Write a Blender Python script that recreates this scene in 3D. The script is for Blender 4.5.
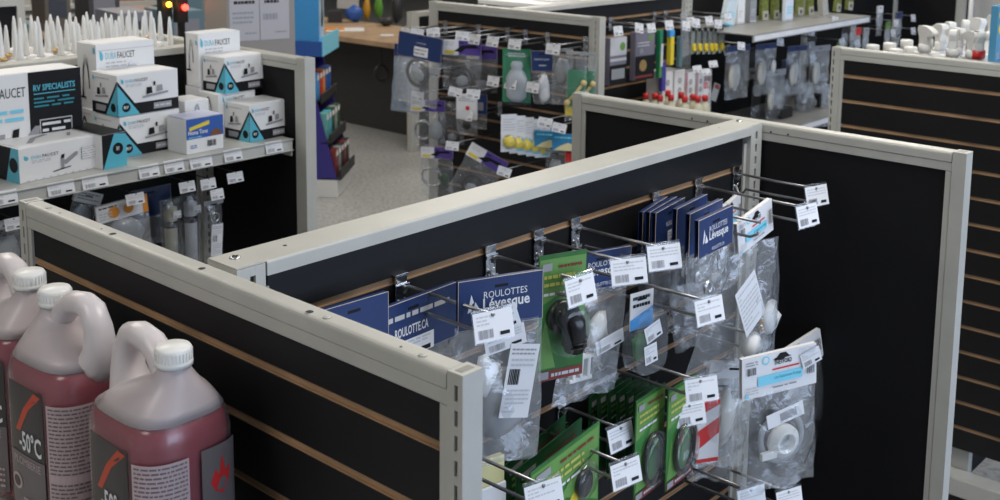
import bpy, bmesh, math, random
from mathutils import Vector, Matrix, noise

for o in list(bpy.data.objects):
    bpy.data.objects.remove(o)
scene = bpy.context.scene
COL = scene.collection
rnd = random.Random(7)
PI = math.pi

# ------------------------------------------------------------------ camera, sky, lights, exposure
CAM = Vector((0.0, 0.0, 1.82))
F = 1148.98
PY = 67.0                                        # principal point (500, 67) of the 1000 x 500 frame
RT = Vector((0.671, -0.741, 0.009)).normalized()      # camera right
DN = Vector((-0.104, -0.107, -0.989)); DN = (DN - RT * DN.dot(RT)).normalized()
FW = RT.cross(DN)
if FW.x < 0: FW = -FW
cam = bpy.data.cameras.new('camera')
co = bpy.data.objects.new('camera', cam)
COL.objects.link(co)
m = Matrix.Identity(4)
for i in range(3):
    m[i][0] = RT[i]; m[i][1] = -DN[i]; m[i][2] = -FW[i]; m[i][3] = CAM[i]
co.matrix_world = m
cam.sensor_width = 36
cam.lens = F * 36 / 1000
cam.shift_y = -(250 - PY) / 1000
cam.clip_start = 0.05
cam.dof.use_dof = True
cam.dof.focus_distance = 1.65
cam.dof.aperture_fstop = 10.0
scene.camera = co

w = bpy.data.worlds.new('world'); scene.world = w
w.use_nodes = True
w.node_tree.nodes['Background'].inputs[0].default_value = (0.66, 0.78, 1.0, 1)
w.node_tree.nodes['Background'].inputs[1].default_value = 0.55

def area(name, loc, rot, sx, sy, power, col):
    l = bpy.data.lights.new(name, 'AREA'); l.shape = 'RECTANGLE'; l.size = sx; l.size_y = sy
    l.energy = power; l.color = col
    o = bpy.data.objects.new(name, l); COL.objects.link(o)
    o.location = loc; o.rotation_euler = rot
    return o
WARM = (1.0, 0.945, 0.865)
for i, (x, y) in enumerate([(-1.0, 1.2), (1.9, 0.4), (1.2, 3.9), (4.2, 1.9), (4.6, 4.6), (7.4, 3.2), (7.4, 6.6), (3.2, 7.4), (6.0, 10.0), (10.0, 9.0)]):
    area('ceiling_panel_light', (x, y, 2.98), (0, 0, 0), 1.2, 0.6, 20 if i == 0 else 33, WARM)
area('shop_window_light', (3.0, -3.4, 1.7), (math.radians(90), 0, 0), 6.0, 1.8, 130, (0.62, 0.76, 1.0))

vs = scene.view_settings
vs.view_transform = 'Standard'; vs.look = 'None'; vs.gamma = 1; vs.use_curve_mapping = False
vs.exposure = 0.0
scene.cycles.transparent_max_bounces = 32

# ------------------------------------------------------------------ from a picture point to a point on a real plane
def ray(u, v):
    return RT * (u - 500) + DN * (v - PY) + FW * F
def P(u, v, ax, val):
    r = ray(u, v)
    i = 'xyz'.index(ax)
    return CAM + r * ((val - CAM[i]) / r[i])

# ------------------------------------------------------------------ materials
MATS = {}
def mat(name, col, rough=0.5, metal=0.0, spec=0.5, bump=0.0, bscale=60, var=0.0, vscale=8, alpha=None, emis=None, estr=0, coat=0, trans=0):
    if name in MATS: return MATS[name]
    mt = bpy.data.materials.new(name); mt.use_nodes = True
    nt = mt.node_tree; b = nt.nodes['Principled BSDF']
    b.inputs['Base Color'].default_value = (*col, 1)
    b.inputs['Roughness'].default_value = rough
    b.inputs['Metallic'].default_value = metal
    b.inputs['Specular IOR Level'].default_value = spec
    b.inputs['Coat Weight'].default_value = coat
    b.inputs['Transmission Weight'].default_value = trans
    if emis:
        b.inputs['Emission Color'].default_value = (*emis, 1); b.inputs['Emission Strength'].default_value = estr
    tc = nt.nodes.new('ShaderNodeTexCoord')
    if bump:
        n = nt.nodes.new('ShaderNodeTexNoise'); n.inputs['Scale'].default_value = bscale; n.inputs['Detail'].default_value = 3
        bp = nt.nodes.new('ShaderNodeBump'); bp.inputs['Strength'].default_value = bump; bp.inputs['Distance'].default_value = 0.002
        nt.links.new(tc.outputs['Object'], n.inputs['Vector']); nt.links.new(n.outputs['Fac'], bp.inputs['Height'])
        nt.links.new(bp.outputs['Normal'], b.inputs['Normal'])
    if var:
        n = nt.nodes.new('ShaderNodeTexNoise'); n.inputs['Scale'].default_value = vscale; n.inputs['Detail'].default_value = 5
        r = nt.nodes.new('ShaderNodeValToRGB')
        r.color_ramp.elements[0].position = 0.3; r.color_ramp.elements[1].position = 0.7
        r.color_ramp.elements[0].color = (*[c * (1 - var) for c in col], 1)
        r.color_ramp.elements[1].color = (*[min(1, c * (1 + var)) for c in col], 1)
        nt.links.new(tc.outputs['Object'], n.inputs['Vector']); nt.links.new(n.outputs['Fac'], r.inputs['Fac'])
        nt.links.new(r.outputs['Color'], b.inputs['Base Color'])
    MATS[name] = mt
    return mt

def film_mat(name, col=(0.85, 0.88, 0.93), base=0.22, haze=0.16, bscale=45, rough=0.12, bstr=0.9):
    """clear plastic film: see-through, glossy where it turns away, a little milky"""
    mt = bpy.data.materials.new(name); mt.use_nodes = True
    nt = mt.node_tree; nt.nodes.clear(); N = nt.nodes.new; L = nt.links.new
    out = N('ShaderNodeOutputMaterial'); tr = N('ShaderNodeBsdfTransparent'); gl = N('ShaderNodeBsdfGlossy'); df = N('ShaderNodeBsdfDiffuse')
    tr.inputs[0].default_value = (0.96, 0.97, 0.98, 1); gl.inputs[0].default_value = (1, 1, 1, 1); gl.inputs['Roughness'].default_value = rough
    df.inputs[0].default_value = (*col, 1)
    lw = N('ShaderNodeLayerWeight'); lw.inputs[0].default_value = 0.45
    tc = N('ShaderNodeTexCoord'); ns = N('ShaderNodeTexNoise'); ns.inputs['Scale'].default_value = bscale; ns.inputs['Detail'].default_value = 4; ns.inputs['Distortion'].default_value = 1.2
    bp = N('ShaderNodeBump'); bp.inputs['Strength'].default_value = bstr; bp.inputs['Distance'].default_value = 0.006
    L(tc.outputs['Object'], ns.inputs['Vector']); L(ns.outputs['Fac'], bp.inputs['Height'])
    for n_ in (gl, lw): L(bp.outputs['Normal'], n_.inputs['Normal'])
    pw_ = N('ShaderNodeMath'); pw_.operation = 'POWER'; pw_.inputs[1].default_value = 2.8
    L(lw.outputs['Facing'], pw_.inputs[0])
    ma = N('ShaderNodeMath'); ma.operation = 'MULTIPLY_ADD'; ma.use_clamp = True
    L(pw_.outputs[0], ma.inputs[0]); ma.inputs[1].default_value = 0.75; ma.inputs[2].default_value = base * 0.4
    m1 = N('ShaderNodeMixShader'); m1.inputs[0].default_value = haze
    L(tr.outputs[0], m1.inputs[1]); L(df.outputs[0], m1.inputs[2])
    m2 = N('ShaderNodeMixShader'); L(ma.outputs[0], m2.inputs[0]); L(m1.outputs[0], m2.inputs[1]); L(gl.outputs[0], m2.inputs[2])
    L(m2.outputs[0], out.inputs[0])
    MATS[name] = mt
    return mt

# floor: speckled grey vinyl
def floor_mat():
    mt = bpy.data.materials.new('floor_vinyl'); mt.use_nodes = True
    nt = mt.node_tree; b = nt.nodes['Principled BSDF']; tc = nt.nodes.new('ShaderNodeTexCoord')
    n = nt.nodes.new('ShaderNodeTexNoise'); n.inputs['Scale'].default_value = 45; n.inputs['Detail'].default_value = 6
    n2 = nt.nodes.new('ShaderNodeTexVoronoi'); n2.inputs['Scale'].default_value = 60
    r = nt.nodes.new('ShaderNodeValToRGB'); r.color_ramp.elements[0].position = 0.35; r.color_ramp.elements[1].position = 0.68
    r.color_ramp.elements[0].color = (0.18, 0.185, 0.185, 1); r.color_ramp.elements[1].color = (0.41, 0.41, 0.40, 1)
    mx = nt.nodes.new('ShaderNodeMath'); mx.operation = 'MULTIPLY_ADD'; mx.inputs[1].default_value = 0.25
    nt.links.new(tc.outputs['Object'], n.inputs['Vector']); nt.links.new(tc.outputs['Object'], n2.inputs['Vector'])
    nt.links.new(n2.outputs['Distance'], mx.inputs[0]); nt.links.new(n.outputs['Fac'], mx.inputs[2])
    nt.links.new(mx.outputs[0], r.inputs['Fac']); nt.links.new(r.outputs['Color'], b.inputs['Base Color'])
    b.inputs['Roughness'].default_value = 0.42
    return mt

FRAME = mat('frame_paint', (0.47, 0.465, 0.425), 0.38, bump=0.12, bscale=500, var=0.05, vscale=14)
FDARK = mat('frame_slot_dark', (0.02, 0.02, 0.02), 0.7)
SLAT = mat('black_laminate', (0.008, 0.008, 0.009), 0.5, spec=0.3, var=0.25, vscale=3)
SLAT2 = mat('black_board', (0.005, 0.005, 0.006), 0.65, spec=0.25)
GROOVE = mat('tan_groove', (0.34, 0.21, 0.115), 0.5, var=0.3, vscale=9)
CHROME = mat('zinc_plate', (0.72, 0.74, 0.77), 0.22, metal=1, bump=0.2, bscale=120)
WIRE = mat('grey_wire', (0.30, 0.30, 0.31), 0.32, metal=0.9)
SHELF = mat('shelf_paint', (0.52, 0.52, 0.49), 0.35, var=0.08)
KSHELF = mat('shelf_paint_dull', (0.27, 0.27, 0.26), 0.4, var=0.1)
WHITE = mat('white_card', (0.82, 0.82, 0.82), 0.45)
PAPER = mat('label_paper', (0.76, 0.77, 0.80), 0.5)
INK = mat('black_ink', (0.009, 0.009, 0.011), 0.6, spec=0.25)
GREYINK = mat('grey_ink', (0.32, 0.32, 0.34), 0.5)
LGREY = mat('light_grey_ink', (0.55, 0.56, 0.58), 0.5)
NAVY = mat('navy_card', (0.016, 0.038, 0.135), 0.3, var=0.12)
KRAFT = mat('card_edge', (0.62, 0.52, 0.42), 0.7)
TEAL = mat('teal_print', (0.10, 0.48, 0.62), 0.4)
DTEAL = mat('dark_teal_print', (0.03, 0.26, 0.33), 0.4)
BLUE = mat('blue_print', (0.03, 0.11, 0.42), 0.4)
LBLUE = mat('light_blue_print', (0.22, 0.66, 0.85), 0.4)
SKY = mat('bright_blue_card', (0.06, 0.33, 0.72), 0.4)
RED = mat('red_print', (0.62, 0.03, 0.03), 0.4)
DRED = mat('dark_red_print', (0.20, 0.03, 0.025), 0.4)
YEL = mat('yellow_print', (0.80, 0.62, 0.04), 0.4)
ORG = mat('orange_print', (0.75, 0.30, 0.05), 0.4)
GREEN = mat('green_card', (0.035, 0.17, 0.035), 0.35, var=0.35, vscale=16)
LGREEN = mat('light_green_print', (0.14, 0.31, 0.075), 0.4)
MGREEN = mat('mid_green_print', (0.02, 0.09, 0.03), 0.4)
PYEL = mat('pale_yellow_print', (0.50, 0.52, 0.12), 0.4)
DGREEN = mat('dark_green_card', (0.015, 0.075, 0.028), 0.4, var=0.3)
EMER = mat('emerald_card', (0.02, 0.24, 0.11), 0.4)
PURPLE = mat('purple_card', (0.10, 0.06, 0.30), 0.4)
BLACKP = mat('black_plastic', (0.008, 0.008, 0.009), 0.22)
BLACKR = mat('black_rubber', (0.02, 0.02, 0.02), 0.5)
WPLAST = mat('white_plastic', (0.80, 0.80, 0.78), 0.35)
GPLAST = mat('grey_plastic', (0.30, 0.32, 0.34), 0.4)
STEEL = mat('steel_part', (0.6, 0.6, 0.6), 0.25, metal=1)
BRASS = mat('brass_part', (0.65, 0.42, 0.16), 0.3, metal=0.8)
WOOD = mat('counter_wood', (0.42, 0.28, 0.17), 0.5, var=0.2)
FILM = film_mat('clear_film', haze=0.055, base=0.20, rough=0.07, bscale=34, bstr=1.0)
FILM2 = film_mat('milky_film', haze=0.10, base=0.24, rough=0.07, bscale=28, bstr=1.0)
BLIST = film_mat('clear_blister', haze=0.03, base=0.10, bscale=12, rough=0.05, bstr=0.25)
JUGW = film_mat('translucent_jug', col=(0.66, 0.58, 0.59), base=0.08, haze=0.72, bscale=25, rough=0.35, bstr=0.1)
JUGT = film_mat('thin_jug_wall', col=(0.85, 0.62, 0.64), base=0.10, haze=0.08, bscale=25, rough=0.25, bstr=0.12)
PINK = mat('pink_liquid', (0.25, 0.026, 0.045), 0.2, var=0.12, vscale=5)

# ------------------------------------------------------------------ mesh builder
class M:
    def __init__(s): s.v = []; s.f = []; s.mi = []; s.mats = []; s.sm = []
    def mid(s, m):
        if m not in s.mats: s.mats.append(m)
        return s.mats.index(m)
    def add(s, vs, fs, m, smooth=False, T=None):
        o = len(s.v); i = s.mid(m)
        for p in vs:
            p = Vector(p)
            if T is not None: p = T @ p
            s.v.append(p)
        for f in fs: s.f.append([o + k for k in f]); s.mi.append(i); s.sm.append(smooth)
        return s
    def box(s, x0, x1, y0, y1, z0, z1, m, T=None):
        vs = [(x, y, z) for x in (x0, x1) for y in (y0, y1) for z in (z0, z1)]
        return s.add(vs, [(0, 1, 3, 2), (4, 6, 7, 5), (0, 4, 5, 1), (2, 3, 7, 6), (0, 2, 6, 4), (1, 5, 7, 3)], m, T=T)
    def prism(s, pts, a0, a1, m, axis='x', T=None, smooth=False):
        """closed 2D outline extruded along an axis"""
        n = len(pts)
        def q(a, p):
            return {'x': (a, p[0], p[1]), 'y': (p[0], a, p[1]), 'z': (p[0], p[1], a)}[axis]
        vs = [q(a0, p) for p in pts] + [q(a1, p) for p in pts]
        fs = [(i, (i + 1) % n, n + (i + 1) % n, n + i) for i in range(n)]
        s.add(vs, fs, m, smooth, T)
        s.add([q(a0, p) for p in pts], [list(range(n))[::-1]], m, False, T)
        return s.add([q(a1, p) for p in pts], [list(range(n))], m, False, T)
    def lathe(s, prof, m, n=16, T=None, smooth=True):
        vs = []; fs = []
        for r, z in prof:
            for k in range(n):
                a = 2 * PI * k / n; vs.append((r * math.cos(a), r * math.sin(a), z))
        for j in range(len(prof) - 1):
            for k in range(n):
                k2 = (k + 1) % n
                fs.append((j * n + k, j * n + k2, (j + 1) * n + k2, (j + 1) * n + k))
        if prof[0][0] > 1e-6: fs.append(list(range(n))[::-1])
        if prof[-1][0] > 1e-6: fs.append([(len(prof) - 1) * n + k for k in range(n)])
        return s.add(vs, fs, m, smooth, T)
    def tube(s, pts, r, m, n=8, T=None, closed=False, flat=1.0):
        pts = [Vector(p) for p in pts]; vs = []; fs = []; L = len(pts)
        up = None
        for i, p in enumerate(pts):
            if closed: d = pts[(i + 1) % L] - pts[i - 1]
            else: d = pts[min(i + 1, L - 1)] - pts[max(i - 1, 0)]
            d.normalize()
            if up is None:
                up = Vector((0, 0, 1)) if abs(d.z) < 0.9 else Vector((1, 0, 0))
            a = (up - d * up.dot(d))
            if a.length < 1e-4: a = Vector((0, 1, 0.01)) - d * d.y
            a.normalize(); b = d.cross(a); up = a
            rr = r[i] if isinstance(r, (list, tuple)) else r
            for k in range(n):
                t = 2 * PI * k / n
                vs.append(p + a * (rr * math.cos(t)) + b * (rr * flat * math.sin(t)))
        R = L if closed else L - 1
        for i in range(R):
            i2 = (i + 1) % L
            for k in range(n):
                k2 = (k + 1) % n
                fs.append((i * n + k, i * n + k2, i2 * n + k2, i2 * n + k))
        if not closed:
            fs.append(list(range(n))[::-1]); fs.append([(L - 1) * n + k for k in range(n)])
        return s.add(vs, fs, m, True, T)
    def build(s, name, parent=None, loc=(0, 0, 0), bevel=0, kind=None):
        me = bpy.data.meshes.new(name)
        me.from_pydata([tuple(v) for v in s.v], [], s.f)
        for mt in s.mats: me.materials.append(mt)
        for p, i, sm in zip(me.polygons, s.mi, s.sm): p.material_index = i; p.use_smooth = sm
        bm = bmesh.new(); bm.from_mesh(me); bmesh.ops.recalc_face_normals(bm, faces=bm.faces); bm.to_mesh(me); bm.free()
        me.update()
        o = bpy.data.objects.new(name, me); COL.objects.link(o); o.location = loc
        if parent: o.parent = parent
        if kind: o['kind'] = kind
        if bevel:
            b = o.modifiers.new('bevel', 'BEVEL'); b.width = bevel; b.segments = 2; b.limit_method = 'ANGLE'
        return o

def tag(o, label, cat, group=None):
    o['label'] = label; o['category'] = cat
    if group: o['group'] = group
    return o
def thing(name, label, cat, loc=(0, 0, 0), rz=0, group=None, rx=0, ry=0):
    o = bpy.data.objects.new(name, None); o.empty_display_size = 0.02; COL.objects.link(o)
    o.location = loc; o.rotation_euler = (rx, ry, rz)
    return tag(o, label, cat, group)
def link(name, mesh, parent, loc=(0, 0, 0)):
    o = bpy.data.objects.new(name, mesh); COL.objects.link(o); o.parent = parent; o.location = loc
    return o

# ------------------------------------------------------------------ lettering and flat print
FONT = {}
def glyphs(t, bold=False):
    k = (t, bold)
    if k in FONT: return FONT[k]
    c = bpy.data.curves.new('t', 'FONT'); c.body = t; c.size = 1; c.resolution_u = 2
    if bold: c.offset = 0.022
    o = bpy.data.objects.new('t', c); COL.objects.link(o)
    dg = bpy.context.evaluated_depsgraph_get()
    me = bpy.data.meshes.new_from_object(o.evaluated_get(dg))
    vs = [(v.co.x, v.co.y) for v in me.vertices]; fs = [list(p.vertices) for p in me.polygons]
    bpy.data.objects.remove(o); bpy.data.curves.remove(c); bpy.data.meshes.remove(me)
    if not vs: vs = [(0, 0), (.1, 0), (0, .1)]; fs = [(0, 1, 2)]
    x0 = min(v[0] for v in vs); x1 = max(v[0] for v in vs); y0 = min(v[1] for v in vs); y1 = max(v[1] for v in vs)
    FONT[k] = (vs, fs, x0, x1, y0, y1)
    return FONT[k]

class Print:
    """flat print: origin o, right u, up v (unit vectors), normal n, panel W x H, coordinates in 0..1"""
    def __init__(s, mesh, o, u, v, W, H, surf=None):
        s.m = mesh; s.o = Vector(o); s.u = Vector(u).normalized(); s.v = Vector(v).normalized(); s.n = s.u.cross(s.v); s.W = W; s.H = H; s.k = 1; s.surf = surf
    def pt(s, x, y):
        if s.surf: return s.surf(x, y, 0.0004 + 0.00025 * s.k)
        return s.o + s.u * (x * s.W) + s.v * (y * s.H) + s.n * (0.0002 + 0.00022 * s.k)
    def poly(s, pts, m):
        s.m.add([s.pt(*p) for p in pts], [list(range(len(pts)))], m); s.k += 1; return s
    def rect(s, x0, y0, x1, y1, m, sub=1):
        for i in range(sub):
            a = x0 + (x1 - x0) * i / sub; b = x0 + (x1 - x0) * (i + 1) / sub
            s.m.add([s.pt(a, y0), s.pt(b, y0), s.pt(b, y1), s.pt(a, y1)], [(0, 1, 2, 3)], m)
        s.k += 1; return s
    def disc(s, x, y, r, m, n=14, sx=1):
        return s.poly([(x + sx * r * math.cos(2 * PI * i / n) * s.H / s.W, y + r * math.sin(2 * PI * i / n)) for i in range(n)], m)
    def text(s, x, y, h, t, m, w=None, bold=False, shear=0):
        vs, fs, x0, x1, y0, y1 = glyphs(t, bold)
        sc = h / max(0.3, (y1 - y0)) ; sx = sc * s.H / s.W
        if w: sx = w / (x1 - x0)
        s.m.add([s.pt(x + (a - x0) * sx + shear * (b - y0) * sx, y + (b - y0) * sc) for a, b in vs], fs, m); s.k += 1; return s
    def lines(s, x0, y0, x1, y1, n, m, seed=0, k=1.0):
        r = random.Random(seed)
        for i in range(n):
            y = y1 - (y1 - y0) * (i + 0.5) / n; hh = (y1 - y0) / n * 0.22; x = x0
            while x < x1 - 0.02 * k:
                ww = r.uniform(0.04, 0.14) * k; e = min(x + ww, x1)
                s.m.add([s.pt(x, y - hh), s.pt(e, y - hh), s.pt(e, y + hh), s.pt(x, y + hh)], [(0, 1, 2, 3)], m)
                x = e + 0.02 * k
                if r.random() < 0.06 * min(1, k * 2): break
        s.k += 1; return s
    def bars(s, x0, y0, x1, y1, m, n=18, seed=1):
        r = random.Random(seed); x = x0; st = (x1 - x0) / n
        while x < x1:
            ww = st * r.uniform(0.3, 0.8)
            s.m.add([s.pt(x, y0), s.pt(x + ww, y0), s.pt(x + ww, y1), s.pt(x, y1)], [(0, 1, 2, 3)], m); x += st
        s.k += 1; return s

# ------------------------------------------------------------------ the room
fl = M().box(-3, 16, -5, 18, -0.05, 0, floor_mat()).build('floor'); fl['kind'] = 'structure'
WALLM = mat('wall_paint', (0.60, 0.59, 0.56), 0.7, bump=0.1)
CEILM = mat('ceiling_tile', (0.75, 0.74, 0.71), 0.8)
for nm, b in (('wall_back', (-3, 16, 18, 18.1, 0, 3)), ('wall_left', (-3.1, -3, -5, 18, 0, 3)), ('wall_right', (16, 16.1, -5, 18, 0, 3)), ('ceiling', (-3.1, 16.1, -5, 18.1, 3.0, 3.1))):
    o = M().box(*b, CEILM if nm == 'ceiling' else WALLM).build(nm); o['kind'] = 'structure'

# ------------------------------------------------------------------ gondola shelving
TOP = 1.37
S1 = 1.286            # height of the first groove
PITCH = 0.0762
def basis(ox, oy, ux, uy, nx, ny):
    m = Matrix(((ux, nx, 0, ox), (uy, ny, 0, oy), (0, 0, 1, 0), (0, 0, 0, 1)))
    return m
def rail_profile(n0, n1, z0, z1, r=0.006):
    pts = [(n0, z0)]
    pts += [(n1, z0)]
    for k in range(5):
        a = k * PI / 8; pts.append((n1 - r + r * math.cos(a), z1 - r + r * math.sin(a)))
    for k in range(5):
        a = PI / 2 + k * PI / 8; pts.append((n0 + r + r * math.cos(a), z1 - r + r * math.sin(a)))
    return pts
def post(root, T, u0, u1, n0, n1, z0, z1, slots, first=0.012, sw=0.0045):
    """upright between u0..u1 across, n0..n1 through; slots: list of faces (+1 / -1) with a slot column at position f (0..1)"""
    g = M(); w_ = u1 - u0
    cu = u0 + w_ * 0.60 if not slots else u0 + w_ * slots[0][1]
    if not slots:
        g.box(u0, u1, n0, n1, z0, z1 + 0.0006, FRAME, T)
    else:
        a, b = cu - sw / 2, cu + sw / 2
        g.box(u0, a, n0, n1, z0, z1 + 0.0006, FRAME, T); g.box(b, u1, n0, n1, z0, z1 + 0.0006, FRAME, T)
        faces = [s_[0] for s_ in slots]
        d = 0.005
        g.box(a, b, n0 + (d if -1 in faces else 0), n1 - (d if 1 in faces else 0), z0, z1 - 0.002, FDARK, T)
        z = z1 + 0.0006; pitch = 0.0254; hole = 0.0165
        g.box(a, b, n0, n1, z1 + 0.0006 - first, z1 + 0.0006, FRAME, T)
        z = z1 + 0.0006 - first
        while z - hole > z0:
            zt = z - hole; zb = zt - (pitch - hole)
            for f in faces:
                if f < 0: g.box(a, b, n0, n0 + d, zb, zt, FRAME, T)
                else: g.box(a, b, n1 - d, n1, zb, zt, FRAME, T)
            z = zb
    # grey end plug on top
    g.box(u0 + 0.006, u1 - 0.006, n0 + 0.005, n1 - 0.005, z1 + 0.0006, z1 + 0.001, GPLUG, T)
    return g.build('post', root, bevel=0.0012)
GPLUG = mat('plug_grey', (0.28, 0.28, 0.26), 0.5)

def wall_panel(root, T, length, thick, ztop, zbot, faces, post_slots, rail_h=0.036, pw=0.030, plate=None, base=None):
    """a framed board along local u (x), n (y) = 0..-thick ... ; faces: {-1:'slat'|'plain', 1:...}"""
    n0, n1 = 0.0, thick
    pn = (plate[0] + 0.001, plate[1] - 0.001) if plate else (n0, n1)
    zt_ = ztop - 0.003 if plate else ztop
    for a, b, sl in ((0, pw, post_slots[0]), (length - pw, length, post_slots[1])):
        post(root, T, a, b, pn[0], pn[1], zbot, zt_, sl, sw=0.008 if plate else 0.0045)
    g = M()
    hh = rail_h * 0.52
    if plate:
        pn0, pn1 = plate
        g.prism(rail_profile(pn0, pn1, ztop - 0.019, ztop, 0.003), pw + 0.002, length - pw - 0.001, FRAME, 'x', T)
        g.box(0.0, length, pn0 + 0.002, pn1 - 0.002, ztop - 0.0018, ztop + 0.0001, FRAME, T)
    else:
        g.prism(rail_profile(n0, n1, ztop - hh, ztop), pw + 0.0012, length - pw - 0.0012, FRAME, 'x', T)
    g.build('top_rail', root)
    if not plate:
        M().box(pw, length - pw, n0 + 0.001, n1 - 0.001, ztop - rail_h, ztop - hh - 0.0012, FRAME, T).build('inner_rail', root, bevel=0.001)
    tw = 0.011
    for a, b in ((pw + 0.001, pw + tw), (length - pw - tw, length - pw - 0.001)):
        M().box(a, b, n0 + 0.0015, n1 - 0.0015, zbot, ztop - rail_h - 0.0005, FRAME, T).build('side_trim', root)
    u0, u1 = pw + tw, length - pw - tw
    zt = ztop - (0.0185 if plate else rail_h)
    bmid = (n0 + n1) / 2
    for f, kind in faces.items():
        fn = (n0 + 0.005) if f < 0 else (n1 - 0.005)
        a, b = (fn, bmid) if f < 0 else (bmid, fn)
        if kind == 'plain':
            M().box(u0, u1, a, b, zbot + 0.1, zt, SLAT2, T).build('board', root)
            continue
        z = zt; k = 0
        gh = 0.0105
        rec = 0.0035 * (1 if f < 0 else -1)
        slat_mesh = None
        grooves = []
        zs = S1 - (TOP - ztop)
        while z > zbot + 0.11:
            zb = zs - k * PITCH + gh / 2
            zb = max(zb, zbot + 0.10)
            if k in (0,) or slat_mesh is None:
                o = M().box(u0, u1, a, b, zb, z, SLAT, T).build('slat', root, bevel=0.0008)
                if k == 1: slat_mesh = (o.data, z)
            else:
                full = PITCH - gh
                if abs((z - zb) - full) < 1e-4:
                    o = link('slat', slat_mesh[0], root, (0, 0, z - slat_mesh[1]))
                else:
                    o = M().box(u0, u1, a, b, zb, z, SLAT, T).build('slat', root)
            z = zb - gh; k += 1
        # tan strips in the grooves
        ga, gb = (fn + 0.004, bmid) if f < 0 else (bmid, fn - 0.004)
        gm = None
        for j in range(k - 1):
            zc = zs - j * PITCH
            if gm is None:
                gm = M()
                gm.box(u0, u1, ga, gb, zc - gh / 2, zc + gh / 2, GROOVE, T)
                if f < 0: gm.box(u0, u1, fn + 0.0008, ga, zc - gh / 2 - 0.0002, zc - gh / 2 + 0.0016, GROOVE, T)
                else: gm.box(u0, u1, gb, fn - 0.0008, zc - gh / 2 - 0.0002, zc - gh / 2 + 0.0016, GROOVE, T)
                gm = gm.build('groove_strip', root).data
            else:
                link('groove_strip', gm, root, (0, 0, -j * PITCH))

def hole(root, x, y, z, r=0.0045, kind='hole'):
    g = M()
    if kind == 'hole': g.lathe([(r, 0.0), (r, 0.0004)], FDARK, 14); g.lathe([(r + 0.001, -0.0006), (r + 0.001, 0.0002), (r, 0.0002)], FRAME, 14)
    elif kind == 'screw':
        g.lathe([(r * 1.5, 0), (r * 1.5, 0.001), (r * 1.1, 0.0022), (0, 0.0028)], STEEL, 16)
        g.box(-r, r, -0.0006, 0.0006, 0.0026, 0.0031, FDARK); g.box(-0.0006, 0.0006, -r, r, 0.0026, 0.0031, FDARK)
    else: g.lathe([(r, 0), (r * 0.8, 0.0012), (0, 0.0016)], FRAME, 14)
    return g.build({'hole': 'bolt_hole', 'screw': 'screw', 'bump': 'rivet'}[kind], root, (x, y, z))

# --- near gondola, H shaped: left end panel, spine, right end panel
Gn = thing('gondola_shelving', 'beige framed black slatwall gondola in the foreground, hung with bagged parts', 'shelving', (0.74, 0.712, 0))
def localT(root, T): return Matrix.Translation(-Vector(root.location)) @ T
# left end panel: outer face looks to -X.  u along +Y, n along +X
T = localT(Gn, basis(0.74, 0.712, 0, 1, 1, 0))
wall_panel(Gn, T, 0.903, 0.028, TOP, 0.02, {-1: 'slat', 1: 'slat'}, ([(-1, 0.42)], [(-1, 0.45)]), rail_h=0.036, pw=0.021)
# right end panel
T = localT(Gn, basis(2.04, 0.722, 0, 1, 1, 0))
wall_panel(Gn, T, 0.895, 0.030, TOP, 0.02, {-1: 'plain', 1: 'plain'}, ([], []), rail_h=0.036, pw=0.025)
# spine: u along +X, n along +Y
T = localT(Gn, basis(0.778, 1.134, 1, 0, 0, 1))
wall_panel(Gn, T, 1.262 - 0.004, 0.050, TOP, 0.02, {-1: 'slat', 1: 'plain'}, ([(-1, 0.55)], [(-1, 0.5)]), rail_h=0.036, pw=0.042, plate=(-0.008, 0.056))
for u, v, k in ((113, 234, 'hole'), (202, 268.7, 'hole'), (309.6, 312, 'hole'), (101.6, 229, 'dot'), (60, 213, 'dot'), (49, 208, 'bump'), (327, 317.6, 'bump'), (422.6, 355.4, 'bump'), (401, 347, 'dot'),
                (235, 258, 'screw'), (285, 245.6, 'dot2'), (738.8, 121.4, 'screw'), (719, 127.6, 'dot')):
    p = P(u, v, 'z', TOP)
    hole(Gn, p.x - 0.74, p.y - 0.712, TOP + 0.0001, {'hole': 0.0045, 'dot': 0.0013, 'dot2': 0.0028, 'bump': 0.005, 'screw': 0.0048}[k], 'hole' if 'dot' in k else k)
# rail face holes of the right panel
g = M()
for u, v in ((692, 118.5), (707.5, 121.3), (771, 132), (788, 134.6)):
    p = P(u, v, 'x', 2.04) - Vector((0.74, 0.712, 0))
    g.lathe([(0.0022, 0), (0.0022, 0.0005)], FDARK, 10, Matrix.Translation(p + Vector((-0.0005, 0, 0))) @ Matrix.Rotation(PI / 2, 4, 'Y'))
g.build('rail_holes', Gn)

# --- middle-left gondola (faucet boxes) : spine Y 2.94, right end panel X 1.985
Gl = thing('gondola_shelving', 'black backed beige gondola stacked with faucet boxes, left of the aisle', 'shelving', (1.98, 2.48, 0))
T = localT(Gl, basis(1.945, 2.475, 0, 1, 1, 0))
wall_panel(Gl, T, 0.905, 0.036, TOP, 0.02, {-1: 'plain', 1: 'slat'}, ([], []), pw=0.036)
T = localT(Gl, basis(0.67, 2.925, 1, 0, 0, 1))
wall_panel(Gl, T, 1.270, 0.050, TOP, 0.02, {-1: 'plain', 1: 'slat'}, ([], [(-1, 0.5)]), pw=0.042, plate=(-0.008, 0.056))

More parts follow.
